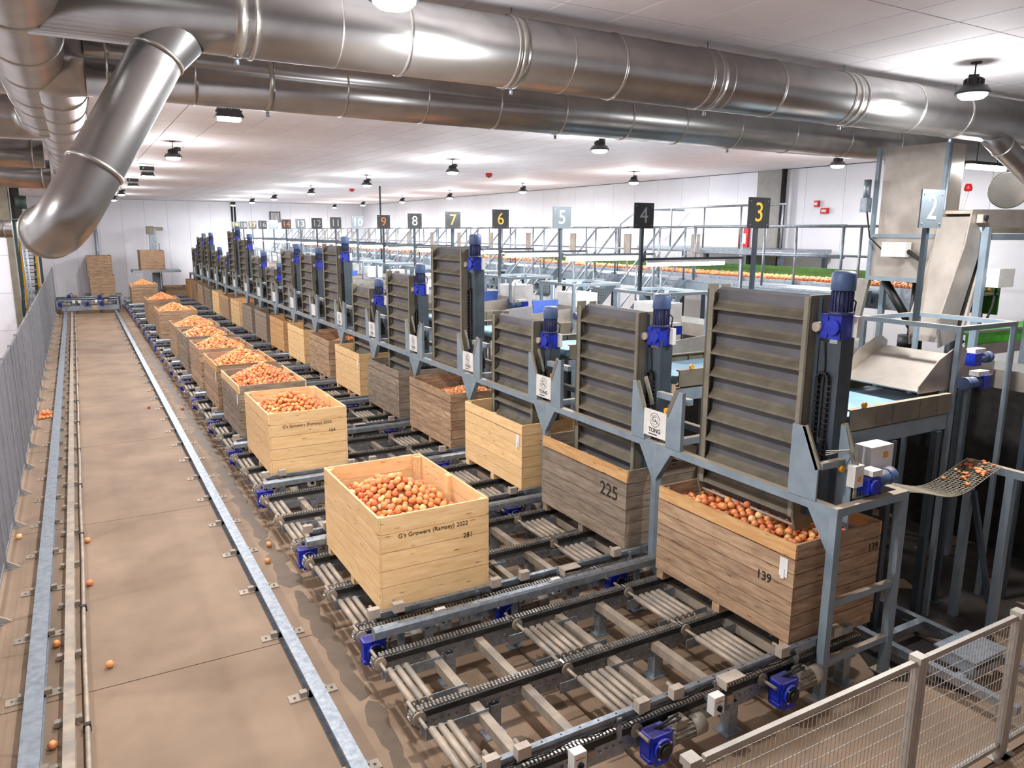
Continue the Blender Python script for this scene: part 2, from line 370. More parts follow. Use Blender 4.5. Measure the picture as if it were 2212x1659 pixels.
# ================================================================== CRATES
CW, CL, CH, FT = 1.207, 1.83, .962, .10
def board_mesh(l, h, t, mat):
    return cached(('board', round(l, 3), round(h, 3), t, mat), lambda: MB().box(-l/2, l/2, -t/2, t/2, -h/2+(.003 if mat in ('wood_pale', 'wood_orange') else .006), h/2-.003).mesh('board', mat))
def crate(x, y, z, label, mat='wood_brown', top=None, nb=6, detail=True, group=None, name='wooden_crate', end_txt=None, num=None, side_num=None, num_size=.11, tagpaper=False):
    c = thing(name, label, 'crate', (x, y, z), group)
    hs = [CH/nb]*nb
    if nb == 5: hs = [.23, .17, .19, .19, CH-.78]
    if nb == 7: hs = [.135]*6 + [CH-.81]
    zz = FT; t = .024
    sides = {}
    for i, h in enumerate(hs):
        m = (top or mat) if i == nb-1 else mat
        for sx in (-1, 1):
            g = .012 if i == nb-1 else 0
            if detail: ob('board', board_mesh(CL, h-g, t, m), c, (sx*(CW/2-t/2), CL/2, zz+h/2+g/2), (0, 0, math.pi/2))
            else: sides.setdefault((sx, 0, m), MB()).box(sx*(CW/2-t/2)-t/2, sx*(CW/2-t/2)+t/2, 0, CL, zz+.004+g, zz+h-.004)
        for sy in (0, 1):
            if detail: ob('board', board_mesh(CW-2*t-.004, h, t, m if i < nb-1 or top is None else mat), c, (0, t/2 + sy*(CL-t), zz+h/2))
            else: sides.setdefault((0, sy, mat), MB()).box(-CW/2+t+.002, CW/2-t-.002, sy*(CL-t), t+sy*(CL-t), zz+.004, zz+h-.004)
        zz += h
    for (a, b, m), mb in sides.items(): mb.build('side_panel', m, c)
    pm = cached(('post', mat), lambda: MB().prism([(0, 0), (.085, 0), (.085, .02), (.02, .085), (0, .085)], 'z', FT+.01, FT+CH-.02).mesh('corner_post', mat))
    for sx, sy, rz in ((-1, 0, 0), (1, 0, math.pi/2), (1, 1, math.pi), (-1, 1, -math.pi/2)):
        ob('corner_post', pm, c, (sx*(CW/2-t-.002), (t+.002) if sy == 0 else CL-t-.002, 0), (0, 0, rz))
    if detail:
        mm = cached(('mid', mat), lambda: MB().box(-.02, .02, -.05, .05, FT+.01, FT+CH-.01).mesh('middle_post', mat))
        for sx in (-1, 1): ob('middle_post', mm, c, (sx*(CW/2-t-.022), CL/2, 0))
    MB().box(-CW/2+t+.003, CW/2-t-.003, t+.003, CL-t-.003, FT, FT+.02).build('base_board', mat, c)
    bm = cached(('bearer', mat), lambda: MB().box(-CW/2+.01, CW/2-.01, -.05, .05, 0, FT-.002).mesh('bearer', mat))
    for yy in (.06, CL/2, CL-.06): ob('bearer', bm, c, (0, yy, 0))
    if end_txt:
        ob('stencil', text_mesh(end_txt, .066, 'ink'), c, (-.02, -.002, FT+CH-.225), FACE_NY)
    if num: ob('stencil', text_mesh(num, .075, 'ink'), c, (.36, -.002, FT+CH-.36), FACE_NY)
    if side_num: ob('stencil', text_mesh(side_num, num_size, 'ink_dark', .002), c, (-CW/2-.002, .33, FT+.53 if num_size < .2 else FT+.62), FACE_NX)
    if tagpaper: MB().box(-CW/2-.006, -CW/2-.003, .07, .16, FT+.62, FT+.80).box(-CW/2-.012, -CW/2-.009, .1, .14, FT+.6, FT+.7).build('paper_tag', 'paper', c)
    return c
ZT = .48
QX, SX = 2.28+CW/2, 5.296+CW/2
QY0 = fy(0) + .045
queue = {1: ('wood_pale', None, 5), 3: ('wood_pale', None, 5), 4: ('wood_grey', 'wood_pale', 6), 5: ('wood_brown', 'wood_orange', 6), 6: ('wood_brown', None, 6), 7: ('wood_grey', None, 6), 8: ('wood_brown', None, 6), 10: ('wood_brown', 'wood_orange', 6), 12: ('wood_brown', None, 6), 16: ('wood_brown', 'wood_pale', 6)}
CRATES = []
for k, (m, tp, nb) in queue.items():
    n = k+2
    lab = {1: 'nearest new pale crate of onions, stencilled 281, in the aisle-side row', 3: 'second new pale crate of onions, stencilled 154, farther along the aisle-side row'}.get(k, '%s wooden crate heaped with onions waiting on the conveyor before sign %s' % ('grey' if 'grey' in m else 'brown', NW[n]))
    c = crate(QX, QY0+k*P, ZT, lab, m, tp, nb, k < 9, 'onion crates waiting beside the aisle', end_txt="G's Growers (Ramsey) 2022" if k in (1, 3) else None, num={1: '281', 3: '154'}.get(k), tagpaper=(k in (4, 5)))
    CRATES.append((k, 'q', QX, QY0+k*P))
stn = {0: ('wood_brown', 'wood_orange', 7), 1: ('wood_grey', 'wood_orange', 6), 2: ('wood_pale', None, 6), 3: ('wood_brown', None, 6), 4: ('wood_grey', None, 6), 5: ('wood_pale', None, 5), 6: ('wood_brown', None, 6), 7: ('wood_pale', None, 5), 8: ('wood_orange', None, 5), 9: ('wood_grey', None, 6), 10: ('wood_grey', None, 6), 11: ('wood_pale', None, 5), 12: ('wood_brown', 'wood_orange', 6), 13: ('wood_pale', None, 5), 14: ('wood_grey', None, 6), 15: ('wood_brown', None, 6), 16: ('wood_brown', None, 6), 17: ('wood_orange', None, 6)}
for k, (m, tp, nb) in stn.items():
    nm = {'wood_brown': 'brown', 'wood_grey': 'weathered grey', 'wood_pale': 'new pale', 'wood_orange': 'orange-tinted'}[m]
    lab = {0: 'large brown wooden crate stencilled 139 under the nearest elevator', 1: 'weathered grey crate painted 225 under the second elevator'}.get(k, '%s wooden crate under the elevator in front of sign %s' % (nm, NW[k+2]))
    c = crate(SX, QY0+k*P, ZT, lab, m, tp, nb, k < 9, 'crates standing under the elevators', side_num={0: '139', 1: '225'}.get(k), num_size=.12 if k == 0 else .24, tagpaper=(k in (0, 2, 5)), end_txt="G's Growers" if k == 2 else None)
    if k == 0: ob('stencil', text_mesh('139', .1, 'ink_dark', .002), c, (.5, -.002, FT+.72), FACE_NY)
    CRATES.append((k, 's', SX, QY0+k*P))

# ------------------------------------------------------------------ onions
OR = random.Random(3)
def tint():
    u = OR.random()
    if u < .07: return (1.08, 1.7, 2.0, 1)
    if u < .45: return (1.04, 1.12, 1.08, 1)
    return (OR.uniform(.82, 1.05), OR.uniform(.62, 1.0), OR.uniform(.6, 1.0), 1)
HEAP = MB(); HEAP.cc = (1, 1, 1, 1); CORE = (.55, .5, .5, 1)
import numpy as np
onions = []
RIM = ZT+FT+CH
def heap(cx, cy0, base, peak, px, py, sx, sy, near, cap=None):
    """onions on the surface of a mound inside a crate, pushed apart until they rest side by side"""
    w2 = CW/2-.112; l = CL-.24
    def H(x, y):
        d = math.hypot((x-px)/sx, (y-py)/sy); h_ = RIM + base + (peak-base)*max(0, 1-d)
        return min(h_, cap(x, y)) if cap else h_
    nx_, ny_ = 12, 18; HEAP.cc = CORE; k = len(HEAP.v)
    for j in range(ny_+1):
        for i in range(nx_+1):
            x = cx-w2+2*w2*i/nx_; y = cy0+.12+l*j/ny_; HEAP.v.append((x, y, H(x, y)-(.14 if near else .06)))
    HEAP._f([(k+j*(nx_+1)+i, k+j*(nx_+1)+i+1, k+(j+1)*(nx_+1)+i+1, k+(j+1)*(nx_+1)+i) for j in range(ny_) for i in range(nx_)], True)
    pts = []; step = .073 if near else .067; j = 0; y = cy0+.08
    while y < cy0+CL-.075:
        x = cx-CW/2+.085 + (step/2 if j % 2 else 0)
        while x < cx+CW/2-.08:
            pts.append((x+OR.uniform(-.02, .02), y+OR.uniform(-.02, .02), 0, OR.uniform(.03, .042))); x += step
        y += step*.88; j += 1
    A = np.array(pts); A[:, 2] = [H(x, y)+OR.uniform(-.012, .012) for x, y in A[:, :2]]
    if near:
        rr = A[:, 3]*1.13
        for it in range(60):
            D = A[:, None, :3]-A[None, :, :3]; d = np.sqrt((D**2).sum(2))+1e-9; np.fill_diagonal(d, 9)
            ov = np.maximum(0, rr[:, None]+rr[None, :]+.001-d); A[:, :3] += (D/d[..., None]*ov[..., None]*.3).sum(1)
            A[:, 0] = np.clip(A[:, 0], cx-CW/2+.075, cx+CW/2-.075); A[:, 1] = np.clip(A[:, 1], cy0+.075, cy0+CL-.075)
            if cap is not None:
                for i_ in range(len(A)):
                    c_ = cap(A[i_, 0], A[i_, 1]); A[i_, 2] = min(A[i_, 2], c_+.01)
        D = A[:, None, :3]-A[None, :, :3]; d = np.sqrt((D**2).sum(2)); np.fill_diagonal(d, 9); lim = (d-rr[:, None]).min(1)
        A[:, 3] = np.minimum(A[:, 3], np.maximum(.02, lim/1.13)) if False else A[:, 3]
    for x, y, z, r in A:
        mx = min(abs(x-(cx-CW/2)), abs(x-(cx+CW/2)), abs(y-cy0), abs(y-cy0-CL))
        if abs(y-(cy0+CL/2)) < .1 and min(abs(x-(cx-CW/2)), abs(x-(cx+CW/2))) < .115: continue
        if min(abs(x-(cx-CW/2)), abs(x-(cx+CW/2))) < .15 and min(abs(y-cy0), abs(y-cy0-CL)) < .15: continue
        onions.append((x, y, z, r, cx, cy0, near))
for k, kind, cx, cy in CRATES:
    if kind == 'q':
        if k == 1: heap(cx, cy, -.40, .05, cx-.06, cy+.95, .8, 1.15, 2)
        elif k == 3: heap(cx, cy, -.26, .10, cx-.05, cy+.9, .75, 1.0, 1)
        else: heap(cx, cy, -.16 if k != 5 else -.2, .2, cx+OR.uniform(-.06, .06), cy+.95+OR.uniform(-.1, .1), .7, .95, 0)
    elif k == 0: heap(cx, cy, -.24, .02, cx-.18, cy+.95, .9, 1.25, 2, cap=lambda x, y: 1.36 if x > 5.67 else 9)
    elif k in (3, 6): heap(cx, cy, -.3, .0, cx+.1, cy+.6, .7, .9, 0)
    elif k == 11: heap(cx, cy, -.2, -.04, cx+.1, cy+.9, .7, .9, 0)
cand = []
for i, (x, y, z, r, cx, cy, near) in enumerate(onions):
    vis = False
    if near:
        t = (RIM-z)/(CAM_H-z) if z < RIM else 0
        qx, qy = x*(1-t), y*(1-t); vis = cx-CW/2+.03 < qx < cx+CW/2-.03 and cy+.03 < qy < cy+CL-.03
        a = project((x, y, z))
    if near == 2 and vis and not (cx == SX and x > 5.72): cand.append((a[2], i))
cand.sort(); single = set(i for _, i in cand[:298])
OM = []
for q in range(14):
    b = MB(); b.cc = tint() if q > 1 else (1.12, 1.85, 2.3, 1); b.ball((0, 0, 0), 1, 10, 7, .92); OM.append(b.mesh('onion', 'onion'))
for i, (x, y, z, r, cx, cy, near) in enumerate(onions):
    if i in single:
        o = ob('onion', OM[OR.randrange(14)], None, (x, y, z), (OR.uniform(-1.2, 1.2), OR.uniform(-1.2, 1.2), OR.uniform(0, 6))); o.scale = (r, r, r)
        if cx == QX: tag(o, 'orange onion in the heap inside the pale crate stencilled 281', 'onion', 'onions in crate 281')
        else: tag(o, 'orange onion in the heap inside the brown crate stencilled 139', 'onion', 'onions in crate 139')
    else:
        HEAP.cc = tint(); A = Matrix.Rotation(OR.uniform(-1.2, 1.2), 3, 'X') @ Matrix.Rotation(OR.uniform(-1.2, 1.2), 3, 'Y')
        HEAP.ball((x, y, z), r, 7 if near else 6, 5 if near else 4, .92, A)
o = HEAP.build('onion_heaps', 'onion'); tag(o, 'heaps of orange onions filling the other wooden crates', 'onions', kind='stuff')
# stray onions on the floor
strays = [(-.084, 7.81, 'lying alone in the middle of the nearest aisle floor'), (-.22, 9.9, 'on the floor beside the tan conduit, nearer of two'), (-.22, 11.38, 'on the floor beside the tan conduit, farther of two'), (1.93, 10.03, 'on the floor beside the conveyor of sign 4'), (1.8, 9.5, 'broken skin on the floor beside the right rail'), (-1.05, 11.98, 'pale, on the floor near the left fence foot'), (1.2, 19.8, 'on the far aisle floor left of the right rail'), (1.89, 19.26, 'on the far floor right of the right rail'), (-.545, 8.5, 'between the left rail and the guide rail, farther one'), (-.545, 6.7, 'between the left rail and the guide rail, nearest one')]
for x, y, l in strays:
    o = ob('stray_onion', OM[0] if 'pale' in l else OM[OR.randrange(2, 14)], None, (x, y, .036), (.9, .3, OR.uniform(0, 6))); o.scale = (.04, .04, .04); tag(o, 'single onion ' + l, 'onion', 'stray onions on the floor')
pile = []
for j in range(7):
    for i in range(3 if j % 2 else 4):
        x, y = -1.05+.08*i+(.04 if j % 2 else 0), 19.74+j*.083
        pile.append((x, y, .0345))
for j in range(4):
    for i in range(2): pile.append((-.99+.09*i+(.04 if j % 2 == 0 else 0), 19.83+j*.09, .0345+.072))
for x, y, z in pile:
    o = ob('stray_onion', OM[OR.randrange(2, 14)], None, (x, y, z), (OR.uniform(-.2, .2), OR.uniform(-.2, .2), OR.uniform(0, 6))); r_ = OR.uniform(.034, .036); o.scale = (r_, r_, r_)
    tag(o, 'onion in the spilled pile at the foot of the left fence gate', 'onion', 'spilled onion pile by the fence')

# ================================================================== CHAIN CONVEYORS
LINES = (0., .97, 1.87)
ZONES = ((2.05, 1.36), (3.48, 1.34), (4.88, 1.36))
def chain_mesh(ln):
    def mk():
        m = MB(); r = .062; zc = ZT-.07
        n = int(ln/.034); ox = 0
        for i in range(n):
            x = ox + i*.034
            m.box(x, x+.017, -.034, -.003, ZT-.022, ZT-.002); m.box(x+.008, x+.025, .003, .034, ZT-.022, ZT-.002)
        for i in range(0, n, 2):
            x = ox + i*.034; m.box(x, x+.02, -.03, .03, ZT-.165, ZT-.15)
        for i in range(1, 7):
            g = math.pi/2 + math.pi*i/7.0
            c = Vector((ox + r*math.cos(g), 0, zc + r*math.sin(g))); d = Vector((math.cos(g), 0, math.sin(g)))
            m.bar(c - Vector((0, .034, 0)), c + Vector((0, .034, 0)), .017, .02, up=d)
        return m.mesh('chain', 'chain_steel')
    return cached(('chain', ln), mk)
def gear_motor(par, x, y, z, flip=1, long_motor=True):
    gm = cached('gearbox', lambda: MB().box(-.085, .085, -.06, .07, -.1, .1).box(-.1, .1, -.05, .05, .075, .1).box(-.1, .1, -.05, .05, -.1, -.075).box(-.06, .06, -.065, -.058, -.12, -.1).box(-.095, -.085, -.04, .04, -.06, .06).cyl((0, -.06, 0), (0, -.085, 0), .078, 14).mesh('gearbox', 'blue_paint'))
    g = ob('gearbox', gm, par, (x, y, z))
    ob('output_cover', cached('cover', lambda: MB().cyl((0, -.085, 0), (0, -.098, 0), .06, 14).cyl((0, -.098, 0), (0, -.112, 0), .042, 12).mesh('output_cover', 'black')), g)
    ob('bolt_set', cached('gbolts', lambda: gear_bolts()), g)
    ob('motor_cable', cached('gcable', lambda: MB().tube([(.02, .0, .1), (.05, -.05, .16), (.12, -.06, .17), (.19, -.02, .14), (.2, .03, .11)], .009, 6).tube([(.0, .02, .1), (.02, -.02, .15), (.1, -.04, .19), (.18, .0, .16)], .009, 6).mesh('motor_cable', 'rubber')), g)
    ob('motor_barrel', cached('barrel', lambda: motor_barrel()), g, (flip*.09, .02, 0), (0, flip*math.pi/2, 0))
    return g
def gear_bolts():
    m = MB()
    for i in range(4):
        a = math.pi/4+i*math.pi/2; m.cyl((.068*math.cos(a), -.085, .068*math.sin(a)), (.068*math.cos(a), -.094, .068*math.sin(a)), .009, 6)
    return m.mesh('bolt_set', 'chain_steel')
def motor_barrel(l=.34, r=.072, mat='motor_grey'):
    m = MB().cyl((0, 0, 0), (0, 0, .03), r*1.1, 14).cyl((0, 0, .03), (0, 0, l*.68), r*.86, 14).cyl((0, 0, l*.68), (0, 0, l), r*1.02, 16)
    for i in range(14):
        g = 2*math.pi*i/14; m.bar((r*.86*math.cos(g), r*.86*math.sin(g), .04), (r*.86*math.cos(g), r*.86*math.sin(g), l*.66), .006, .022, up=(math.cos(g), math.sin(g), 0))
    m.box(-r*1.55, -r*.7, -.045, .045, .06, .17)
    return m.mesh('motor_barrel', mat)
roller_m = MB().cyl((0, -.28, 0), (0, .28, 0), .03, 10).cyl((0, -.31, 0), (0, .31, 0), .01, 6).mesh('roller', 'galvanised_dusty')
leg_m = MB().box(-.05, .05, -.05, -.042, .012, .3).box(-.05, -.042, -.05, .05, .012, .3).box(.042, .05, -.05, .05, .012, .3).box(-.1, .1, -.08, .08, 0, .012).cyl((0, 0, .012), (0, 0, .05), .03, 8).mesh('leg', 'galvanised')
cross_m = MB().box(-.04, .04, -.05, 1.92, .30, .385).mesh('cross_member', 'galvanised_dusty')
def cr_channel():
    m = MB()
    for x0, ln in ZONES: m.box(x0+.03, x0+ln-.01, -.036, .036, .447, .456); m.box(x0+.03, x0+ln-.02, -.012, .012, .22, .447); m.box(x0+.03, x0+ln-.02, -.012, .03, .22, .228)
    m.box(2.1, 6.22, -.008, .008, .24, .43)
    return m.mesh('chain_channel', 'galvanised')
channel_m = cr_channel()
wear_m = MB().box(2.09, 6.22, -.028, .028, .4565, .458).box(2.09, 6.2, -.042, -.038, .40, .452).mesh('wear_strip', 'dark_steel')
def guide_mesh(x0, x1, wide):
    m = MB()
    if wide: m.prism([(-.05, .525), (-.03, .515), (.03, .515), (.05, .525), (.05, .595), (.03, .618), (-.03, .618), (-.05, .595)], 'x', x0, x1)
    else: m.box(x0, x1, -.025, .025, .585, .6).box(x0, x1, -.025, -.018, .53, .585)
    return m.mesh('guide_rail', 'galvanised')
def holes_mesh(x0, x1, z):
    m = MB(); x = x0+.08
    while x < x1: m.cyl((x, 0, z), (x, 0, z+.0012), .009, 6); x += .17
    return m.mesh('bolt_holes', 'black')
sensor_m = MB().box(-.055, .055, -.035, .035, 0, .06).box(-.055, .055, -.035, .035, -.03, -.0).mesh('sensor_bracket', 'box_grey')
sensor_e = MB().cyl((0, .035, .03), (0, .11, .03), .017, 10).mesh('sensor_eye', 'motor_grey')
switch_m = MB().box(-.055, .055, -.04, .04, -.08, .08).mesh('isolator_box', 'plastic_white')
switch_k = MB().cyl((0, -.04, -.02), (0, -.055, -.02), .026, 10).box(-.006, .006, -.07, -.055, -.045, .005).mesh('isolator_knob', 'black')
switch_r = MB().box(-.04, .04, -.0415, -.04, .03, .036).mesh('isolator_stripe', 'red')
switch_y = MB().box(-.014, .014, -.042, -.0415, .026, .048).mesh('warning_label', 'amber')
sprocket_m = MB().cyl((0, -.055, 0), (0, -.04, 0), .058, 16).cyl((0, -.2, 0), (0, .2, 0), .016, 8).mesh('sprocket', 'galvanised_dusty')
plate_m = {}
FLATS = [(yy, a_, b_) for yy in (.2, .77, 1.17, 1.67) for a_, b_ in ((2.04, 2.6), (3.3, 4.1), (4.75, 5.4))]
def wires(seed):
    q = random.Random(seed); m = MB()
    for i in range(4):
        pts = []; x = 2.2
        while x < 5.5: pts.append((x, -.06+q.uniform(-.015, .02), .545+q.uniform(-.02, .02))); x += .22
        m.tube(pts, .006, 4)
    return m.mesh('cable', 'rubber')
wire_m = wires(1)
for k in range(NST):
    near = k < 9; n = k+2
    c = thing('chain_conveyor', 'galvanised chain conveyor carrying crates to the elevator in front of sign %s' % NW[n], 'conveyor', (0, fy(k), 0), 'chain conveyors across the aisle edge')
    for li, ly in enumerate(LINES):
        ob('chain_channel', channel_m, c, (0, ly, 0)); ob('wear_strip', wear_m, c, (0, ly, 0))
        for x0, ln in ZONES:
            tag(ob('chain', chain_mesh(ln), c, (x0, ly, 0)), kind='stuff')
            if near: ob('sprocket', sprocket_m, c, (x0, ly, ZT-.07))
        for x in (2.75, 4.55, 6.05): ob('leg', leg_m, c, (x, ly, 0))
    for x in (2.55, 3.05, 3.98, 4.5, 5.45, 5.95): ob('cross_member', cross_m, c, (x, 0, 0))
    for yy, a_, b_ in FLATS: ob('roller_plate', cached(('flat', a_), lambda: MB().box(a_, b_, -.004, .004, .31, .41).mesh('roller_plate', 'galvanised')), c, (0, yy, 0))
    for yy in (.485, 1.42):
        for x0, cnt in ((2.09, 3), (3.5, 5), (4.88, 5)):
            if not near and x0 > 3: continue
            for i in range(cnt): ob('roller', roller_m, c, (x0+i*.078, yy, .40))
    gn = ob('guide_rail', cached('gn', lambda: guide_mesh(2.2, 6.1, False)), c, (0, -.012, 0))
    gf = ob('guide_rail', cached('gf', lambda: guide_mesh(2.08, 5.5, True)), c, (0, 2.08, 0))
    if near:
        tag(ob('bolt_holes', cached('hn', lambda: holes_mesh(2.2, 6.1, .6)), gn), kind='stuff'); tag(ob('bolt_holes', cached('hf', lambda: holes_mesh(2.08, 5.5, .618)), gf), kind='stuff')
        tag(ob('cable', wire_m, c), kind='stuff')
    gs = cached('gstand', lambda: MB().box(-.02, .02, -.012, .012, .40, .586).mesh('guide_stand', 'galvanised'))
    for x in (2.4, 3.3, 4.3, 5.3): ob('guide_stand', gs, c, (x, -.052, 0))
    gs2 = cached('gstand2', lambda: MB().box(-.03, .03, -.02, .02, .012, .516).box(-.08, .08, -.06, .06, 0, .012).mesh('guide_stand', 'galvanised'))
    for x in (2.35, 3.6, 5.2): ob('guide_stand', gs2, c, (x, 2.08, 0))
    for x in (2.13, 3.6, 5.04): gear_motor(c, x, -.15, .32).scale = (1.15, 1.15, 1.15)
    if near:
        for x in (2.17, 2.42, 3.5, 3.85, 5.08, 5.78):
            s_ = ob('sensor_bracket', sensor_m, c, (x, -.075, .63)); ob('sensor_eye', sensor_e, s_)
        for x in (2.83, 4.2):
            s_ = ob('isolator_box', switch_m, c, (x, -.17, .48)); ob('isolator_knob', switch_k, s_); ob('isolator_stripe', switch_r, s_); ob('warning_label', switch_y, s_)
            MB().box(x-.015, x+.015, -.135, -.05, .45, .49).build('isolator_bracket', 'galvanised', c)
        jb = ob('cable_cover', cached('ccov', lambda: MB().box(-.11, .11, -.06, .06, .62, .628).box(-.11, -.1, -.06, .06, .55, .62).mesh('cable_cover', 'box_grey')), c, (4.42, -.11, 0))
    if k < 4: ob('stencil', text_mesh({0: '911-2C', 1: '901-2C', 2: '801-2C', 3: '701-2C'}[k], .07, 'ink_dark'), c, (2.95, -.0375 if False else -.014, .33), FACE_NY)

# ================================================================== STEEL FRAME OVER THE CRATES
FX, FX2, FZ = 5.62, 6.57, 1.88
fr = thing('portal_frame', 'long blue-grey steel portal frame running above the crates along the elevators', 'frame', (0, 0, 0))
PY = [4.03 + k*P for k in range(NST+1)]
post_m = MB().box(-.04, .04, -.04, .04, .012, FZ-.08).box(-.09, .09, -.09, .09, 0, .012).mesh('post', 'frame_paint')
for i, y in enumerate(PY):
    for x in (FX, FX2): ob('post', post_m, fr, (x, y, 0))
    m = cached('xbeam', lambda: MB().box(FX+.04, FX2-.04, -.04, .04, FZ-.08, FZ).mesh('tie_beam', 'frame_paint')); ob('tie_beam', m, fr, (0, y, 0))
    if i in (0, NST):
        m = cached('rung', lambda: MB().box(FX+.04, FX2-.04, -.025, .025, 0, .06).mesh('side_rung', 'frame_paint')); ob('side_rung', m, fr, (0, y, .92)); ob('side_rung', m, fr, (0, y, .34))
    gus = cached('gusset', lambda: MB().prism([(.0405, FZ-.08), (.27, FZ-.08), (.0405, FZ-.42)], 'x', -.04, .04).mesh('gusset', 'frame_paint'))
    if i < NST: ob('gusset', gus, fr, (FX, y, 0))
    if i > 0:
        o = ob('gusset', gus, fr, (FX, y, 0)); o.scale = (1, -1, 1)
bm = MB().box(-.04, .04, .0, P-.002, FZ-.08, FZ).mesh('top_beam', 'frame_paint')
for i in range(NST):
    for x in (FX, FX2): ob('top_beam', bm, fr, (x, PY[i]+(-.04 if i == 0 else -.04), 0))
# carriage brackets with maker plates, one on each frame post
def plate_poly(s): return [(s*.19, FZ), (s*.19, FZ+.36), (s*.33, FZ+.66), (s*.42, FZ+.66), (s*.42, FZ)]
side_far = MB().prism(plate_poly(1), 'x', -.05, -.038).box(-.05, -.0, .415, .425, FZ, FZ+.66).box(-.05, .06, .185, .195, FZ, FZ+.36).mesh('bracket_plate', 'frame_paint')
side_near = MB().prism(plate_poly(-1), 'x', -.05, -.038).box(-.05, -.0, -.425, -.415, FZ, FZ+.66).box(-.05, .06, -.195, -.185, FZ, FZ+.36).mesh('bracket_plate', 'frame_paint')
edge_f = MB().bar((-.045, .19, FZ+.36), (-.045, .335, FZ+.67), .05, .02, up=(1, 0, 0)).mesh('bracket_edge', 'side_plate')
def ring(m, cy, cz, r0, r1, gap=0, n=28):
    for i in range(n):
        if gap and i % 14 in (0,): continue
        a, b = 2*math.pi*i/n, 2*math.pi*(i+1)/n
        m.prism([(cy+r0*math.cos(a), cz+r0*math.sin(a)), (cy+r1*math.cos(a), cz+r1*math.sin(a)), (cy+r1*math.cos(b), cz+r1*math.sin(b)), (cy+r0*math.cos(b), cz+r0*math.sin(b))], 'x', -.0015, 0)
    return m
logo_m = ring(ring(MB(), 0, 0, .078, .084, 1), 0, 0, .052, .056, 1).mesh('logo_ring', 'ink_dark')
for k in range(1, NST):
    br = thing('carriage_bracket', 'grey bracket with white maker plate on the frame between signs %s and %s' % (NW[k+1], NW[k+2]), 'bracket', (FX, PY[k], 0), 'carriage brackets along the frame')
    ob('bracket_plate', side_far, br); ob('bracket_plate', side_near, br); ob('bracket_edge', edge_f, br); ob('bracket_edge', edge_f, br, (.11, 0, .04)); e2 = ob('bracket_edge', edge_f, br); e2.scale = (1, -1, 1)
    pl = ob('maker_plate', cached('mp', lambda: MB().box(-.056, -.046, -.19, .19, FZ+.07, FZ+.38).mesh('maker_plate', 'plastic_white')), br)
    if k < 7:
        ob('logo_ring', logo_m, pl, (-.056, 0, FZ+.27)); ob('logo_letters', text_mesh('G', .09, 'ink_dark'), pl, (-.057, .012, FZ+.275), FACE_NX); ob('logo_letters', text_mesh('s', .06, 'ink_dark'), pl, (-.057, -.032, FZ+.255), FACE_NX)
        ob('maker_name', text_mesh('TONG', .07, 'ink_dark', .0015), pl, (-.057, 0, FZ+.145), FACE_NX)
        ob('name_bar', cached('nb', lambda: MB().box(-.0575, -.056, -.045, .1, FZ+.092, FZ+.104).mesh('name_bar', 'ink_dark')), pl)
    ob('carriage_motor', cached('cmot', lambda: MB().box(.1, .22, -.1, .02, FZ+.1, FZ+.28).cyl((.16, -.04, FZ+.28), (.16, -.04, FZ+.45), .06, 12).mesh('carriage_motor', 'dark_steel')), br)
    ob('warning_beacon', cached('beac', lambda: MB().cyl((.0, -.1, FZ+.39), (-.03, -.1, FZ+.39), .035, 12).mesh('warning_beacon', 'amber')), br, (.04, 0, 0))
    ob('bracket_tie', cached('btie', lambda: MB().box(.13, .2, -.33, .2, FZ+.48, FZ+.55).mesh('bracket_tie', 'frame_paint')), br)
br = thing('carriage_bracket', 'grey end bracket plate with white junction box at the near end of the frame', 'bracket', (FX, PY[0], 0))
MB().prism([(.19, FZ+.002), (.19, FZ+.3), (.36, FZ+.66), (.5, FZ+.66), (.5, FZ+.002)], 'x', -.05, -.03).build('bracket_plate', 'frame_paint', br)
MB().bar((-.04, .19, FZ+.3), (-.04, .365, FZ+.67), .06, .02, up=(1, 0, 0)).build('bracket_edge', 'side_plate', br); MB().bar((.3, .06, FZ+.3), (.3, .22, FZ+.68), .06, .02, up=(1, 0, 0)).build('bracket_edge', 'side_plate', br)
MB().prism([(.08, FZ-.3), (.08, FZ+.3), (.19, FZ+.66), (.24, FZ+.66), (.24, FZ-.2)], 'x', .28, .295).build('bracket_plate', 'frame_paint', br)
MB().box(-.03, .28, .16, .22, FZ+.3, FZ+.36).build('bracket_tie', 'frame_paint', br)
jb = MB().box(.24, .36, .02, .1, FZ+.13, FZ+.33).build('junction_box', 'plastic_white', br); MB().box(.28, .33, .0185, .02, FZ+.18, FZ+.23).build('warning_label', 'amber', jb)
MB().cyl((.22, .16, FZ+.28), (.22, .13, FZ+.28), .03, 12).build('warning_beacon', 'amber', br)
q = MB()
for i in range(4): q.tube([(.3+.01*i, .06, FZ+.13), (.28+.012*i, .05, FZ+.02), (.36+.02*i, .06, FZ+.01), (.5+.02*i, .05, FZ+.02)], .006, 5)
for i in range(3): q.tube([(.3, .06, FZ+.33), (.2+.02*i, .1, FZ+.47), (.05, .2, FZ+.46-.02*i)], .006, 5)
q.build('cable', 'galvanised_mesh', br)
gb = MB().box(.4, .55, -.02, .1, FZ+.05, FZ+.2).cyl((.47, -.02, FZ+.12), (.47, -.05, FZ+.12), .07, 14).build('gearbox', 'blue_paint', br)
MB().cyl((.55, .04, FZ+.14), (.72, .04, FZ+.16), .07, 14).cyl((.72, .04, FZ+.16), (.8, .04, FZ+.17), .078, 14).build('motor_barrel', 'motor_blue', gb); MB().box(.42, .56, -.03, .1, FZ+.22, FZ+.27).build('terminal_box', 'plastic_white', gb)
cb = MB().box(.62, .95, .14, .32, FZ+.1, FZ+.42).build('control_box', 'plastic_white', br); MB().box(.8, .87, .1385, .14, FZ+.3, FZ+.36).build('warning_label', 'amber', cb)

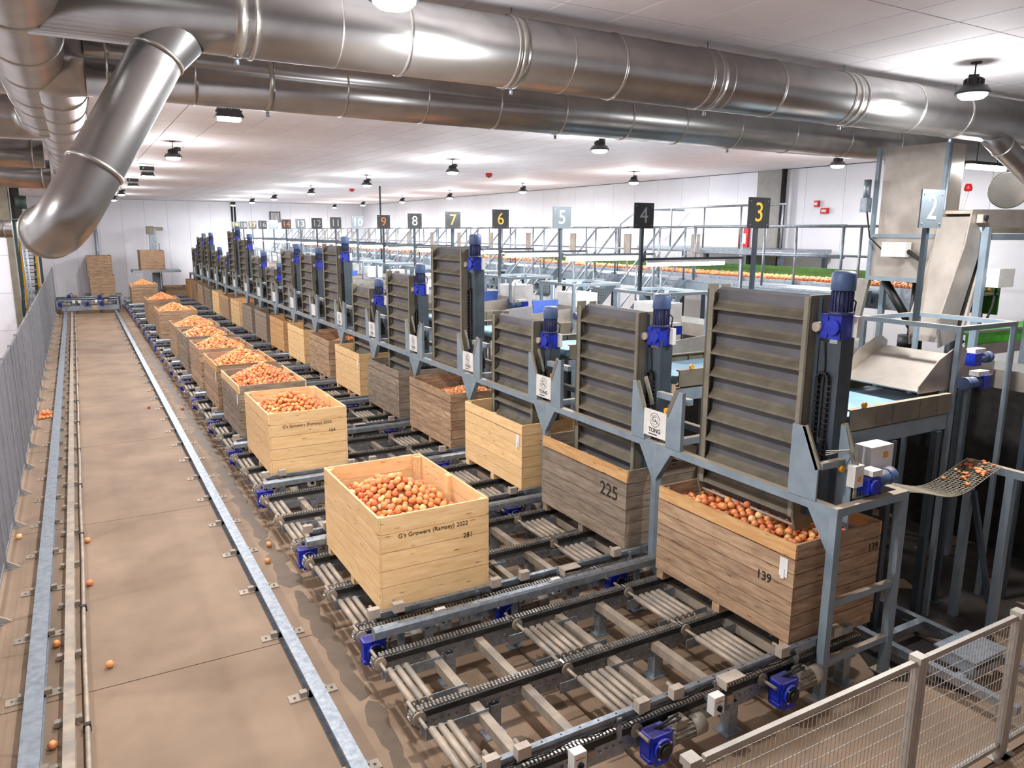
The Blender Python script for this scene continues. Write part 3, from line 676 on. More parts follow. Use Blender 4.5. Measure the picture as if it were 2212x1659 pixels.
# ================================================================== ELEVATORS
TOPZ = [3.698, 3.322, 2.876, 3.976, 3.385, 2.97, 3.878, 3.569, 3.634, 2.876, 3.284, 3.891, 4.176, 3.089, 3.261, 3.901, 3.857, 3.244]
EW, EH = 1.33, 2.24           # local: y from 0 (near) to EW (far), z from -EH to 0, x from 0 (front) back
belt_m = MB().prism([(.10, -.10), (.125, -.03), (.17, -.005), (.22, -.03), (.245, -.1), (.245, -EH+.1), (.17, -EH+.005), (.10, -EH+.1)], 'y', .035, EW-.06).mesh('belt', 'dusty_belt')
slat_m = MB().prism([(.105, .07), (.08, .035), (.008, -.01), (-.002, -.03), (.02, -.036), (.105, -.012)], 'y', .04, EW-.065).mesh('slat', 'dusty_slat')
farp_m = MB().prism([(0, -EH+.12), (.05, -EH-.02), (.26, -EH-.02), (.3, -EH+.1), (.3, .02), (.2, .02), (.2, -.05), (.13, -.05), (.13, .03), (0, .03)], 'y', EW-.055, EW-.03).box(0, .012, EW-.12, EW-.03, -EH+.12, -.02).mesh('side_plate', 'side_plate')
nearp_m = MB().prism([(0, -EH+.12), (.05, -EH-.02), (.26, -EH-.02), (.3, -EH+.1), (.3, .0), (0, .0)], 'y', 0, .025).box(0, .012, .0, .07, -EH+.12, -.02).mesh('side_plate', 'side_plate')
roll_m = MB().cyl((.07, .03, -EH+.02), (.07, EW-.05, -EH+.02), .016, 8).mesh('nose_bar', 'box_grey')
mast_m = MB().box(.12, .145, -.26, -.002, -EH+.15, -.42).box(.145, .3, -.26, -.245, -EH+.15, -.35).box(.10, .13, -.275, -.235, -EH+.15, -.3).box(.105, .12, -.04, -.002, -EH+.15, -.02).mesh('mast', 'frame_paint_dark')
def cchain():
    m = MB()
    for i in range(16): m.box(.07, .10, -.20, -.165, -1.55+i*.05, -1.515+i*.05); m.box(.07, .10, -.09, -.055, -1.55+i*.05, -1.515+i*.05)
    for i in range(7):
        g = math.pi*i/6; m.cbox((.085, -.1275+.055*math.cos(g), -.75+.06*math.sin(g)), (.03, .03, .025))
    return m.mesh('cable_chain', 'black')
cchain_m = cchain()
egear_m = MB().box(.08, .24, -.27, -.06, -.38, -.16).cyl((.08, -.2, -.27), (.05, -.2, -.27), .07, 14).box(.07, .085, -.14, -.07, -.37, -.17).mesh('gearbox', 'blue_paint')
ebody_m = MB().cyl((.16, -.2, -.16), (.16, -.2, .06), .085, 16)
for i in range(18):
    g = 2*math.pi*i/18; ebody_m.bar((.16+.085*math.cos(g), -.2+.085*math.sin(g), -.13), (.16+.085*math.cos(g), -.2+.085*math.sin(g), .05), .008, .024, up=(math.cos(g), math.sin(g), 0))
ebody_m.cyl((.16, -.2, -.16), (.16, -.2, -.13), .11, 14); ebody_m = ebody_m.mesh('motor_barrel', 'motor_dark_blue')
ecowl_m = MB().lathe([(.102, .055), (.106, .06), (.106, .2), (.085, .225), (.02, .23)], (.16, -.2, 0), 18).mesh('fan_cowl', 'motor_blue')
eterm_m = MB().box(.24, .29, -.32, -.23, -.36, -.17).mesh('side_cover', 'plastic_white')
eknob_m = MB().cyl((.04, -.04, -.28), (.10, -.04, -.28), .045, 12).mesh('tension_wheel', 'box_grey')
for k in range(NST):
    TOPZ[k] = max(TOPZ[k], 2.97)
    e = thing('box_filling_elevator', 'tall dusty slatted elevator with blue drive motor in front of sign %s' % NW[k+2], 'elevator', (5.724, fy(k)+.45, TOPZ[k]), 'slatted elevators in a row')
    ob('belt', belt_m, e); ob('side_plate', farp_m, e); ob('side_plate', nearp_m, e); ob('nose_bar', roll_m, e)
    for i in range(9): ob('slat', slat_m, e, (0, 0, -.2-i*.235))
    ms = ob('mast', mast_m, e); ob('cable_chain', cchain_m, ms)
    g = ob('gearbox', egear_m, e); ob('motor_barrel', ebody_m, g); ob('fan_cowl', ecowl_m, g); ob('side_cover', eterm_m, g); ob('tension_wheel', eknob_m, e)
    ob('cable', cached('ecable', lambda: MB().tube([(.1, -.1, -.4), (.11, -.12, -.6), (.1, -.13, -1.3)], .008, 5).tube([(.26, -.2, .0), (.3, -.24, -.05), (.28, -.24, -.17)], .008, 5).mesh('cable', 'rubber')), e)

# ================================================================== TRANSFER CONVEYORS BEHIND THE ELEVATORS
tc_beam = MB().prism([(.0, 2.38), (.06, 2.38), (.06, 2.395), (.015, 2.395), (.015, 2.575), (.06, 2.575), (.06, 2.59), (0, 2.59)], 'x', 6.3, 7.95)
for x in (6.7, 6.95, 7.4, 7.7): tc_beam.box(x, x+.012, 0, .05, 2.39, 2.58)
tc_beam = tc_beam.mesh('side_beam', 'side_plate')
tc_sub = MB().box(6.3, 7.95, .02, .05, 2.2, 2.36).mesh('under_beam', 'frame_paint')
tc_belt = MB().box(6.32, 7.95, .09, .97, 2.47, 2.5).cyl((6.32, .09, 2.45), (6.32, .97, 2.45), .05, 10).mesh('belt', 'belt_blue')
tc_leg = MB().box(-.035, .035, -.035, .035, .012, 2.2).box(-.08, .08, -.08, .08, 0, .012).mesh('leg', 'frame_paint_dark')
ch_back = MB().prism([(7.45, 2.62), (8.2, 2.62), (8.25, 3.02), (8.1, 3.1), (7.75, 2.95), (7.45, 2.7)], 'y', .06, .072).mesh('chute_cheek', 'stainless')
ch_floor = MB().prism([(7.5, 2.62), (8.2, 2.95), (8.2, 2.965), (7.49, 2.635)], 'y', .073, .989).mesh('chute_floor', 'stainless')
tr_side = MB().prism([(7.0, 2.6), (8.15, 2.6), (8.15, 2.86), (7.1, 2.78)], 'y', .06, .072).mesh('trough_side', 'stainless'); tr_back = MB().box(8.14, 8.15, .073, .989, 2.6, 2.86).mesh('trough_back', 'stainless')
hd_rail = MB()
for x, y in ((8.0, .37), (8.0, 1.5), (9.05, .37), (9.05, 1.5)): hd_rail.box(x-.025, x+.025, y-.025, y+.025, 0, 3.25)
hd_rail.box(7.975, 9.075, .345, .395, 3.25, 3.3).box(7.975, 9.075, 1.475, 1.525, 3.25, 3.3).box(7.975, 8.025, .395, 1.475, 3.25, 3.3).box(9.025, 9.075, .395, 1.475, 3.25, 3.3)
hd_rail = hd_rail.mesh('guard_frame', 'frame_paint')
uc_m = MB().box(8.2, 9.1, .55, .58, 2.66, 2.82).mesh('feed_side', 'stainless')
uc_b = MB().box(8.2, 9.1, .585, 1.395, 2.72, 2.75).cyl((8.22, .585, 2.73), (8.22, 1.395, 2.73), .07, 12).mesh('feed_belt', 'belt_blue')
uc_l = MB().box(8.4, 8.46, .5, .545, .012, 2.7).box(8.35, 8.51, .45, .6, 0, .012).box(8.4, 8.46, 1.44, 1.48, .012, 2.7).box(8.35, 8.51, 1.4, 1.52, 0, .012).mesh('feed_leg', 'frame_paint_dark')
tc_mot = MB().cyl((.0, 0, 0), (.2, 0, 0), .06, 12).cyl((.2, 0, 0), (.27, 0, 0), .066, 12).mesh('motor_barrel', 'motor_blue'); tc_gb = MB().cbox((-.06, 0, 0), (.14, .14, .14)).mesh('gearbox', 'blue_paint'); tc_tb = MB().cbox((.0, 0, .09), (.2, .1, .05)).mesh('terminal_box', 'plastic_white')
for k in range(NST):
    t = thing('transfer_conveyor', 'transfer conveyor with steel chute feeding the back of the elevator at sign %s' % NW[k+2], 'conveyor', (0, fy(k)+.35, 0), 'transfer conveyors behind the elevators')
    ob('side_beam', tc_beam, t); o = ob('side_beam', tc_beam, t, (0, 1.06, 0)); o.scale = (1, -1, 1); ob('under_beam', tc_sub, t); ob('under_beam', tc_sub, t, (0, .96, 0)); ob('belt', tc_belt, t)
    for x in (7.0, 7.75):
        for y in (-.0, 1.06): ob('leg', tc_leg, t, (x, y, 0))
    if k == 0: ob('chute_cheek', ch_back, t); ob('chute_cheek', ch_back, t, (0, .93, 0)); ob('chute_floor', ch_floor, t)
    else: ob('trough_side', tr_side, t); ob('trough_side', tr_side, t, (0, .93, 0)); ob('trough_back', tr_back, t)
    if k < 2: ob('feed_side', uc_m, t, (0, -.35, 0)); ob('feed_side', uc_m, t, (0, .5, 0)); ob('feed_belt', uc_b, t, (0, -.35, 0)); ob('feed_leg', uc_l, t, (0, -.35, 0))
    if k < 2: g = ob('gearbox', tc_gb, t, (8.55, .13, 2.9)); ob('motor_barrel', tc_mot, g); ob('terminal_box', tc_tb, g)
    g = ob('gearbox', tc_gb, t, (8.2, -.12, 2.72), (0, 0, math.pi)); ob('motor_barrel', tc_mot, g); ob('terminal_box', tc_tb, g)
    MB().cyl((6.5, .02, 2.62), (6.5, -.01, 2.62), .03, 10).build('warning_beacon', 'amber', t)
    if k in (3, 4, 6, 8, 9):
        MB().prism([(7.45, 2.6), (7.9, 2.6), (7.98, 2.98), (7.4, 2.98)], 'y', .5, .53).build('blue_panel', 'panel_blue', t)
# control cabinets
cab_b = MB().box(0, .5, 0, .65, 2.16, 3.1).mesh('cabinet_body', 'plastic_white'); cab_s = MB().box(.05, .45, .1, .14, 0, 2.16).box(.05, .45, .5, .54, 0, 2.16).mesh('cabinet_stand', 'frame_paint'); cab_d = MB().box(.02, .48, -.012, 0, 2.2, 3.06).mesh('door', 'plastic_white'); cab_e = MB().cyl((.1, .1, 3.1), (.1, .1, 3.15), .02, 8).cyl((.4, .1, 3.1), (.4, .1, 3.15), .02, 8).mesh('lifting_eye', 'galvanised')
for k in range(2, 15):
    t = thing('control_cabinet', 'white control cabinet behind the elevator at sign %s' % NW[k+2], 'cabinet', (8.23, fy(k)+.62+.0, 0), 'white control cabinets')
    ob('cabinet_body', cab_b, t); ob('cabinet_stand', cab_s, t); ob('door', cab_d, t); ob('lifting_eye', cab_e, t)
# ================================================================== NUMBER SIGNS
sg = {2: ('sign_light', 'digit_white'), 3: ('sign_dark', 'digit_yellow'), 4: ('sign_dark', 'digit_grey'), 5: ('sign_light', 'digit_white'), 6: ('sign_dark', 'digit_yellow'), 7: ('sign_dark', 'digit_orange'), 8: ('sign_dark', 'digit_white'), 9: ('sign_dark', 'digit_orange'), 10: ('sign_light', 'digit_white'), 11: ('sign_dark', 'digit_grey'), 12: ('sign_dark', 'digit_grey'), 13: ('sign_light', 'digit_white'), 14: ('sign_dark', 'digit_orange'), 15: ('sign_light', 'digit_white'), 16: ('sign_dark', 'digit_grey'), 17: ('sign_dark', 'digit_orange'), 18: ('sign_light', 'digit_white'), 19: ('sign_dark', 'digit_yellow')}
spost = MB().box(-.025, .025, -.025, .025, 3.3, 4.6).mesh('post', 'frame_paint_dark')
for n, (a, b) in sg.items():
    k = n-2
    s_ = thing('number_sign', '%s square sign reading %s in %s digits on a post' % ('glare-lightened grey' if 'light' in a else 'dark grey', NW[n], b.split('_')[1]), 'sign', (8.02, .2154+n*P, 0), 'numbered signs above the elevators')
    ob('post', spost, s_)
    ob('guard_frame', hd_rail, s_, (-8.02, fy(k)-(.2154+n*P), 0))
    ob('sign_plate', cached(('sp', a), lambda: MB().box(-.2, .2, -.045, -.03, 4.314, 4.716).mesh('sign_plate', a)), s_)
    ob('digits', text_mesh(str(n), .36 if n < 10 else .34, b, .0), s_, (0, -.0465, 4.512), FACE_NY)
    for x in (-.16, .16):
        for z in (4.36, 4.67): ob('screw', cached('scr', lambda: MB().cyl((0, -.045, 0), (0, -.049, 0), .01, 8).mesh('screw', 'galvanised')), s_, (x, 0, z))
# strip lights on arms beside the signs
arm_m = MB().box(.03, 2.25, -.02, .02, 3.80, 3.84).box(.0, .03, -.03, .03, 3.78, 3.86).mesh('arm', 'frame_paint_dark'); house_m = MB().prism([(-.03, 3.76), (.03, 3.76), (.02, 3.80), (-.02, 3.80)], 'x', .1, 1.85).mesh('housing', 'plastic_white'); tube_m = MB().cyl((.12, 0, 3.73), (1.83, 0, 3.73), .03, 10).mesh('tube', 'tube_glow'); hpost = MB().box(2.25, 2.3, -.02, .02, 0, 3.84).mesh('support_post', 'galvanised')
for n in range(4, 20):
    t = thing('strip_light', 'lit fluorescent strip light on an arm beside sign %s' % NW[n], 'light', (8.05, .2154+n*P, 0), 'strip lights over the sorting line')
    ob('arm', arm_m, t); ob('housing', house_m, t); ob('tube', tube_m, t); ob('support_post', hpost, t)

# ================================================================== COLLECTING BELT, WALKWAY, STAIRS, ONION BELT
t = thing('collecting_conveyor', 'long light blue collecting belt running behind the transfer conveyors', 'conveyor', (0, 0, 0))
MB().box(9.15, 9.18, 3.9, 47, 2.5, 2.72).build('side_wall', 'stainless', t); MB().box(9.76, 9.79, 3.9, 47, 2.5, 2.72).build('side_wall', 'stainless', t)
MB().box(9.185, 9.755, 3.9, 47, 2.56, 2.6).cyl((9.185, 3.9, 2.58), (9.755, 3.9, 2.58), .06, 12).build('belt', 'belt_blue', t)
lg = MB().box(9.15, 9.21, -.03, .03, 0, 2.5).box(9.73, 9.79, -.03, .03, 0, 2.5).box(9.21, 9.73, -.03, .03, 2.4, 2.48).mesh('leg_pair', 'frame_paint_dark')
for i in range(18): ob('leg_pair', lg, t, (0, 4.28+i*P, 0))
o = thing('shade_screen', 'dark sheet added for the shade under the collecting belt near the right edge', 'screen', (10.6, 3.5, 0)); MB().box(0, .03, 0, 8, 0, 2.4).build('sheet', 'dark_steel', o); MB().box(-.03, 0, 0, .06, 0, 2.4).box(-.03, 0, 3.9, 3.96, 0, 2.4).build('stiffener', 'frame_paint_dark', o)  # added dark sheet, stands in for the deep shade below the belt
DZ = 3.27
wk = thing('walkway', 'raised steel walkway with grey deck along the onion belt', 'walkway', (0, 0, 0))
for i in range(16): MB().box(11.3, 12.1, 8.4+i*2.49, 8.4+(i+1)*2.49-.012, DZ-.04, DZ).build('deck_plate', 'galvanised', wk)
MB().box(11.3, 11.36, 8.4, 48.3, DZ-.24, DZ-.045).build('edge_beam', 'frame_paint', wk); MB().box(12.04, 12.1, 8.4, 48.3, DZ-.24, DZ-.045).build('edge_beam', 'frame_paint', wk)
wl = MB().box(11.3, 11.4, -.05, .05, 0, DZ-.245).mesh('column', 'frame_paint_dark')
for i in range(17): ob('column', wl, wk, (0, 8.6+i*2.4, 0))
hr = thing('handrail', 'long tubular handrail along the walkway above the onion belt', 'railing', (0, 0, 0))
MB().cyl((12.15, 7.3, 4.38), (12.15, 48.3, 4.38), .024, 8).build('top_rail', 'galvanised', hr); MB().cyl((12.15, 7.3, 3.85), (12.15, 48.3, 3.85), .02, 8).build('middle_rail', 'galvanised', hr)
pm_ = MB().cyl((12.15, 0, DZ-.2), (12.15, 0, 4.38), .024, 8).mesh('rail_post', 'galvanised')
for i in range(30): ob('rail_post', pm_, hr, (0, 7.35+i*1.4, 0))
hr = thing('handrail', 'tubular handrail on the near edge of the walkway between signs 2 and 4', 'railing', (0, 0, 0))
MB().cyl((11.33, 8.45, 4.38), (11.33, 12.1, 4.38), .024, 8).build('top_rail', 'galvanised', hr); MB().cyl((11.33, 8.45, 3.85), (11.33, 12.1, 3.85), .02, 8).build('middle_rail', 'galvanised', hr)
pm2 = MB().cyl((11.33, 0, DZ+.002), (11.33, 0, 4.38), .024, 8).mesh('rail_post', 'galvanised')
for y in (8.5, 10.2, 12.05): ob('rail_post', pm2, hr, (0, y, 0))
SB, SZ = 10.0, 1.95
stringer = MB().prism([(SB-.1, SZ-.1), (SB+.15, SZ-.1), (11.29, DZ-.3), (11.29, DZ+.04), (11.12, DZ+.04), (SB-.1, SZ+.12)], 'y', 0, .012).mesh('stringer', 'frame_paint'); tread = MB().box(-.12, .12, .014, .8, -.02, .02).mesh('tread', 'galvanised')
srail = MB().tube([(SB, 0, SZ+1.05), (11.25, 0, DZ+1.08), (11.6, 0, DZ+1.11)], .022, 8).tube([(SB, 0, SZ+.5), (11.25, 0, DZ+.55)], .018, 8).cyl((SB+.02, 0, SZ), (SB+.02, 0, SZ+1.05), .022, 8).cyl((11.22, 0, DZ), (11.22, 0, DZ+1.08), .022, 8).cyl((10.6, 0, SZ+.62), (10.6, 0, SZ+1.6), .018, 8).mesh('stair_rail', 'galvanised')
gate_m = MB().box(11.9, 11.93, .3, .55, DZ+.35, DZ+.95).box(11.9, 11.93, .4, .44, DZ+.003, DZ+.35).mesh('gate', 'box_grey')
perf = MB().box(0, .012, 0, .5, -.28, 0)
perf = perf.mesh('perforated_plate', 'sign_light'); pd = MB()
for r_ in range(4):
    for c_ in range(5): pd.cyl((-.001, .08+c_*.085, -.04-r_*.065), (0, .08+c_*.085, -.04-r_*.065), .02, 6)
pd = pd.mesh('perforation', 'black')
for j in range(15):
    y = 12.245+j*P; n = j+5
    t = thing('stairs', 'open steel stair with handrails climbing to the walkway behind sign %s' % NW[n], 'stairs', (0, y, 0), 'steel stairs up to the walkway')
    ob('stringer', stringer, t); ob('stringer', stringer, t, (0, .8, 0))
    for i in range(6): ob('tread', tread, t, (SB+.1+i*.21, 0, SZ+.16+i*.2))
    ob('stair_rail', srail, t, (0, .0, 0)); ob('stair_rail', srail, t, (0, .81, 0)); ob('gate', gate_m, t)
    ob('foot_frame', cached('land', lambda: MB().box(SB-.1, SB-.02, .013, .06, 0, SZ-.1).box(SB-.1, SB-.02, .75, .8, 0, SZ-.1).box(SB-.1, SB-.02, .06, .75, SZ-.18, SZ-.1).mesh('foot_frame', 'frame_paint')), t)
    if j < 8:
        q = ob('perforated_plate', perf, t, (10.4, -.75, 3.0)); ob('perforation', pd, q)
ot = thing('onion_belt_conveyor', 'long grey belt conveyor with green skirt carrying onions behind the walkway', 'conveyor', (0, 0, 0))
MB().box(12.2, 12.24, 6.8, 48.5, 2.95, 3.34).build('front_panel', 'galvanised', ot); MB().box(12.24, 13.1, 6.8, 48.5, 3.28, 3.31).build('belt', 'box_grey', ot); MB().box(13.1, 13.14, 6.8, 48.5, 2.95, 3.56).build('green_skirt', 'skirt_green', ot)
lgm = MB().box(12.25, 12.33, 0, .08, 0, 2.95).box(13.0, 13.08, 0, .08, 0, 2.95).mesh('leg_pair', 'frame_paint_dark')
for i in range(17): ob('leg_pair', lgm, ot, (0, 7+i*2.5, 0))
hb = MB()
y = 6.9
while y < 48.4:
    st_ = .075 if y < 20 else .13
    x = 12.32
    while x < 13.03:
        if OR.random() < .86:
            hb.cc = tint(); r_ = OR.uniform(.034, .041)*(1 if y < 20 else 1.4); hb.ball((x+OR.uniform(-.02, .02), y+OR.uniform(-.02, .02), 3.312+1.1*r_+OR.uniform(0, .02)), r_, 6, 4, .9, Matrix.Rotation(OR.uniform(-1, 1), 3, 'X'))
        x += st_
    y += st_
o = hb.build('onions_on_belt', 'onion'); tag(o, 'stream of orange onions riding the long green-skirted belt', 'onions', kind='stuff')
# upper platform by the right wall
up = thing('upper_platform', 'raised steel platform with handrail against the right wall behind sign 4', 'platform', (0, 0, 0))
MB().box(14.6, 16.4, 12.6, 18.0, 3.75, 3.86).build('deck', 'galvanised', up)
for y in (12.7, 15.2, 17.8):
    for x in (14.7, 16.3): MB().box(x-.05, x+.05, y-.05, y+.05, 0, 3.75).build('leg', 'frame_paint_dark', up)
m = MB().cyl((14.65, 12.6, 4.93), (14.65, 18.0, 4.93), .026, 8).cyl((14.65, 18.0, 4.93), (16.4, 18, 4.93), .026, 8).tube([(14.65, 18, 4.93), (14.65, 18.9, 4.5), (14.65, 18.9, 3.3)], .026, 8); m.build('top_rail', 'galvanised', up)
for i in range(5): MB().cyl((14.65, 12.7+i*1.3, 3.86), (14.65, 12.7+i*1.3, 4.93), .024, 8).build('rail_post', 'galvanised', up)

# ================================================================== DUCTS
def bend(p, d0, d1, rad, n=10):
    """points of a quarter bend at corner p, arriving along d0, leaving along d1"""
    p, d0, d1 = Vector(p), Vector(d0), Vector(d1); a = p - d0*rad; c = a + d1*rad
    return [c - d1*rad*math.cos(g) + d0*rad*math.sin(g) for g in [math.pi/2*i/n for i in range(n+1)]]
def ring_m(r, wd=.012, lip=.008):
    return cached(('ring', r, wd, lip), lambda: MB().lathe([(r-.002, -wd), (r+lip, -wd), (r+lip, wd), (r-.002, wd)], (0, 0, 0), 40).mesh('duct_ring', 'duct_seam'))
def put_ring(par, p, d, r, wd=.012, lip=.008):
    o = ob('duct_ring', ring_m(r, wd, lip), par, p); o.rotation_euler = Vector(d).to_track_quat('Z', 'Y').to_euler(); return o
def hang(par, p, r, zc=ZC):
    MB().cyl((p[0], p[1], p[2]+r-.01), (p[0], p[1], zc), .006, 6).build('hanger_rod', 'galvanised', par)
    MB().cyl((p[0], p[1], p[2]-r-.012), (p[0], p[1], p[2]-r-.05), .016, 8).build('clamp_lug', 'galvanised', par)
DR = .254
d1 = thing('ventilation_duct', 'nearest large round metal duct crossing the hall under the ceiling', 'duct', (0, 5.38, 5.596))
MB().cyl((-.2, 0, 0), (15.8, 0, 0), DR, 48).build('duct_run', 'duct_metal', d1)
for x, wd, lip in ((1.02, .035, .006), (1.11, .012, .012), (2.14, .01, .008), (1.66, .004, .002), (3.0, .012, .012), (3.06, .03, .005), (3.5, .004, .003), (4.0, .01, .008), (4.95, .01, .008), (5.08, .03, .005), (5.2, .004, .003), (5.85, .01, .008), (6.85, .01, .01), (6.95, .03, .005), (7.05, .012, .01), (8.0, .01, .008), (8.9, .03, .005), (10.4, .01, .01), (12.3, .01, .01)):
    put_ring(d1, (x, 0, 0), (1, 0, 0), DR, wd, lip)
for x in (1.02, 3.06, 5.08, 6.95, 8.9, 12.3): hang(d1, (x, 0, 0), DR, ZC-5.596)
# branch pipe with its saddle and end bend
T1 = Vector((.548, -.03, -.31)); T2 = Vector((.147, -.18, -.996)); dv = (T2-T1).normalized(); A = T1-dv*.2; B = T2+dv*.24
MB().cyl(T1-dv*.17, T1, .2, 32, r1=.158, caps=False).build('branch_saddle', 'duct_metal', d1)
e1 = Vector((-.2, 1, 0)).normalized(); nrm = (e1 - dv*e1.dot(dv)).normalized()
pts = [A, A+dv*.3, A+dv*.6, B]; rad = .17
for i in range(1, 11):
    g = math.pi/2*i/10; pts.append(B + dv*rad*math.sin(g) + nrm*rad*(1-math.cos(g)))
pts.append(pts[-1] + nrm*.12); bd = d1
MB().tube(pts, .155, 32).build('branch_pipe', 'duct_metal', d1)
put_ring(d1, T1, dv, .156); put_ring(d1, T2, dv, .156); put_ring(d1, pts[-1], nrm, .156)
# right-hand branch
A2, B2 = Vector((9.55, 0, -.1)), Vector((10.7, -.05, -.62)); dv2 = (B2-A2).normalized()
MB().tube([A2, A2+dv2*.3, B2, B2+Vector((.5, .0, -.1)), B2+Vector((1.2, 0, -.12))], .13, 24).build('branch_pipe', 'duct_metal', d1); put_ring(d1, A2+dv2*.45, dv2, .132)
d2 = thing('ventilation_duct', 'second large round metal duct crossing the hall behind the nearest one', 'duct', (0, 7.28, 5.55))
MB().tube([(13.5, 0, 0), (10, 0, 0), (5, 0, 0), (.2, 0, 0)] + [tuple(q) for q in bend((0, 0, 0), (-1, 0, 0), (0, 1, 0), .3, 8)] + [(0, 1.0, 0), (0, 12, 0), (0, 34, 0)], .25, 44).build('duct_run', 'duct_metal', d2)
for x in (.35, .75, 1.0, 1.62, 2.3, 3.1, 3.9, 4.7, 5.6, 6.4, 7.3, 8.3, 9.4, 10.5, 11.7): put_ring(d2, (x, 0, 0), (1, 0, 0), .25, .008 if x != 1.62 else .02, .007)
for i in range(26): put_ring(d2, (0, 1.0+i*1.05, 0), (0, 1, 0), .25, .01, .01)
for x in (1.62, 4.7, 7.3, 10.5): hang(d2, (x, 0, 0), .25, ZC-5.55)
d3 = thing('ventilation_duct', 'round metal duct overhead at the upper left running away from the viewpoint', 'duct', (-.179, 0, 5.585))
MB().tube([(0, -4.9, 0), (0, 0, 0), (0, 6, 0), (0, 11.0, 0)] + [tuple(q) for q in bend((0, 11.35, .0), (0, 1, 0), (-1, 0, 0), .33, 8)] + [(-.8, 11.35, 0), (-3, 11.35, 0), (-6.7, 11.35, 0)], .25, 44).build('duct_run', 'duct_metal', d3)
for y in (2.4, 3.0, 3.42, 4.3, 5.3, 6.4, 7.4, 8.5, 9.2, 10.3, 10.95): put_ring(d3, (0, y, 0), (0, 1, 0), .25, .008, .008)
for i, (y, z, r) in enumerate(((15.0, 5.45, .22), (19.5, 5.4, .3), (21, 4.25, .2))):
    t = thing('branch_duct', ['upper', 'middle', 'lowest'][i] + ' round branch duct running off to the left edge', 'duct', (-.1 if i < 2 else -1.0, y, z))
    MB().cyl((-6.6, 0, 0), (-.2, 0, 0), r, 28).build('duct_run', 'duct_metal', t)
    for x in (-.35, -1.3, -2.4, -3.6): put_ring(t, (x, 0, 0), (1, 0, 0), r, .012, .01)
    hang(t, (-1.3, 0, 0), r, ZC-z)
t = thing('round_duct_end', 'short round duct with flanged end hanging at the far right edge', 'duct', (11.55, 6.05, 4.87)); MB().cyl((0, 0, 0), (1.6, .5, .35), .24, 32).build('duct_run', 'duct_metal', t); put_ring(t, (0, 0, 0), (1.6, .5, .35), .245, .02, .015); put_ring(t, (.1, .03, .02), (1.6, .5, .35), .245, .01, .01)
MB().cyl((1.0, .31, .3), (1.0, .31, ZC-4.83), .006, 6).build('hanger_rod', 'galvanised', t)

# ================================================================== CEILING LAMPS
def area(loc, power, size, par=None):
    l = bpy.data.lights.new('lamp_light', 'AREA'); l.shape = 'DISK'; l.size = size; l.energy = power; l.color = (1, .985, .985)
    o = bpy.data.objects.new('lamp_light', l); COL.objects.link(o); o.location = loc
    if par: o.parent = par
def point(loc, power, r, par=None):
    l = bpy.data.lights.new('ceiling_fill_light', 'POINT'); l.energy = power; l.shadow_soft_size = r; l.color = (.95, .97, 1)  # added fill hung below each lamp to brighten the ceiling
    o = bpy.data.objects.new('ceiling_fill_light', l); COL.objects.link(o); o.location = loc
    if par: o.parent = par
bell = MB().lathe([(.05, .16), (.08, .145), (.085, .085), (.13, .07), (.16, .015), (.16, 0), (.14, 0)], (0, 0, 0), 20)
for i in range(12):
    g = 2*math.pi*i/12; bell.bar((.08*math.cos(g), .08*math.sin(g), .085), (.08*math.cos(g), .08*math.sin(g), .14), .008, .024, up=(math.cos(g), math.sin(g), 0))
bell = bell.mesh('lamp_housing', 'black'); lens = MB().lathe([(.135, .004), (.13, -.02), (.1, -.045), (.03, -.055)], (0, 0, 0), 20).mesh('lamp_lens', 'lamp_glow'); stem = MB().cyl((0, 0, .16), (0, 0, .29), .008, 6).lathe([(.05, .288), (.05, .3)], (0, 0, 0), 12).mesh('suspension', 'dark_steel'); drv = MB().box(.07, .15, -.045, .045, .13, .2).cyl((0, 0, .165), (.08, 0, .165), .012, 6).mesh('driver_box', 'black')
rows = {'above the aisle': (1.82, [(4.64, 0), (10.3, 1), (16.4, 0), (22.3, 1), (27.8, 1), (34.6, 0), (41.3, 0)]), 'above the elevators': (7.92, [(4.61, 0), (10.86, 0), (16.7, 0), (22.8, 0), (29.1, 0), (35.2, 0), (40.1, 0), (45.3, 0)]), 'beyond the walkway': (13.75, [(10.6, 0), (17.2, 0), (23.3, 0), (29.3, 0), (34.6, 0), (40.3, 0), (45.5, 0)]), 'left of the mesh fence': (-4.2, [(3, 0), (9, 0), (19, 0), (26, 0), (38, 0)])}
LZ = ZC-.3
for rn, (x, lst) in rows.items():
    for i, (y, flat) in enumerate(lst):
        if flat:
            t = thing('flood_lamp', 'black twin-housing flood lamp %s, %s from the viewpoint' % (rn, ORD[i]), 'lamp', (x, y, LZ), 'flood lamps in the aisle row')
            MB().box(-.17, .17, -.05, .05, .14, .24).build('driver_box', 'black', t); MB().prism([(-.13, .07), (.13, .07), (.17, 0), (-.17, 0)], 'y', -.09, .09).box(-.15, .15, -.07, .07, .07, .085).build('lamp_housing', 'black', t)
            for q in range(8): MB().box(-.13+q*.035, -.12+q*.035, -.07, .07, .085, .12).build('cooling_fin', 'black', t)
            MB().box(-.13, .13, -.07, .07, -.04, .0).build('lamp_lens', 'lamp_glow', t); MB().box(.02, .025, -.02, .02, .24, .3).box(-.025, -.02, -.02, .02, .24, .3).build('suspension', 'dark_steel', t); MB().box(-.1, -.08, -.051, -.05, .18, .2).build('status_light', 'green_led', t)
        else:
            t = thing('high_bay_lamp', 'black bell-shaped high bay lamp %s, %s from the viewpoint' % (rn, ORD[i]), 'lamp', (x, y, LZ), 'high bay lamps ' + rn)
            ob('lamp_housing', bell, t); ob('lamp_lens', lens, t); ob('suspension', stem, t); ob('driver_box', drv, t, None, (0, 0, .6))
        area((0, 0, -.065), LAMP_W, .26, t); point((0, 0, -.42), CEILING_FILL_W, .2, t)
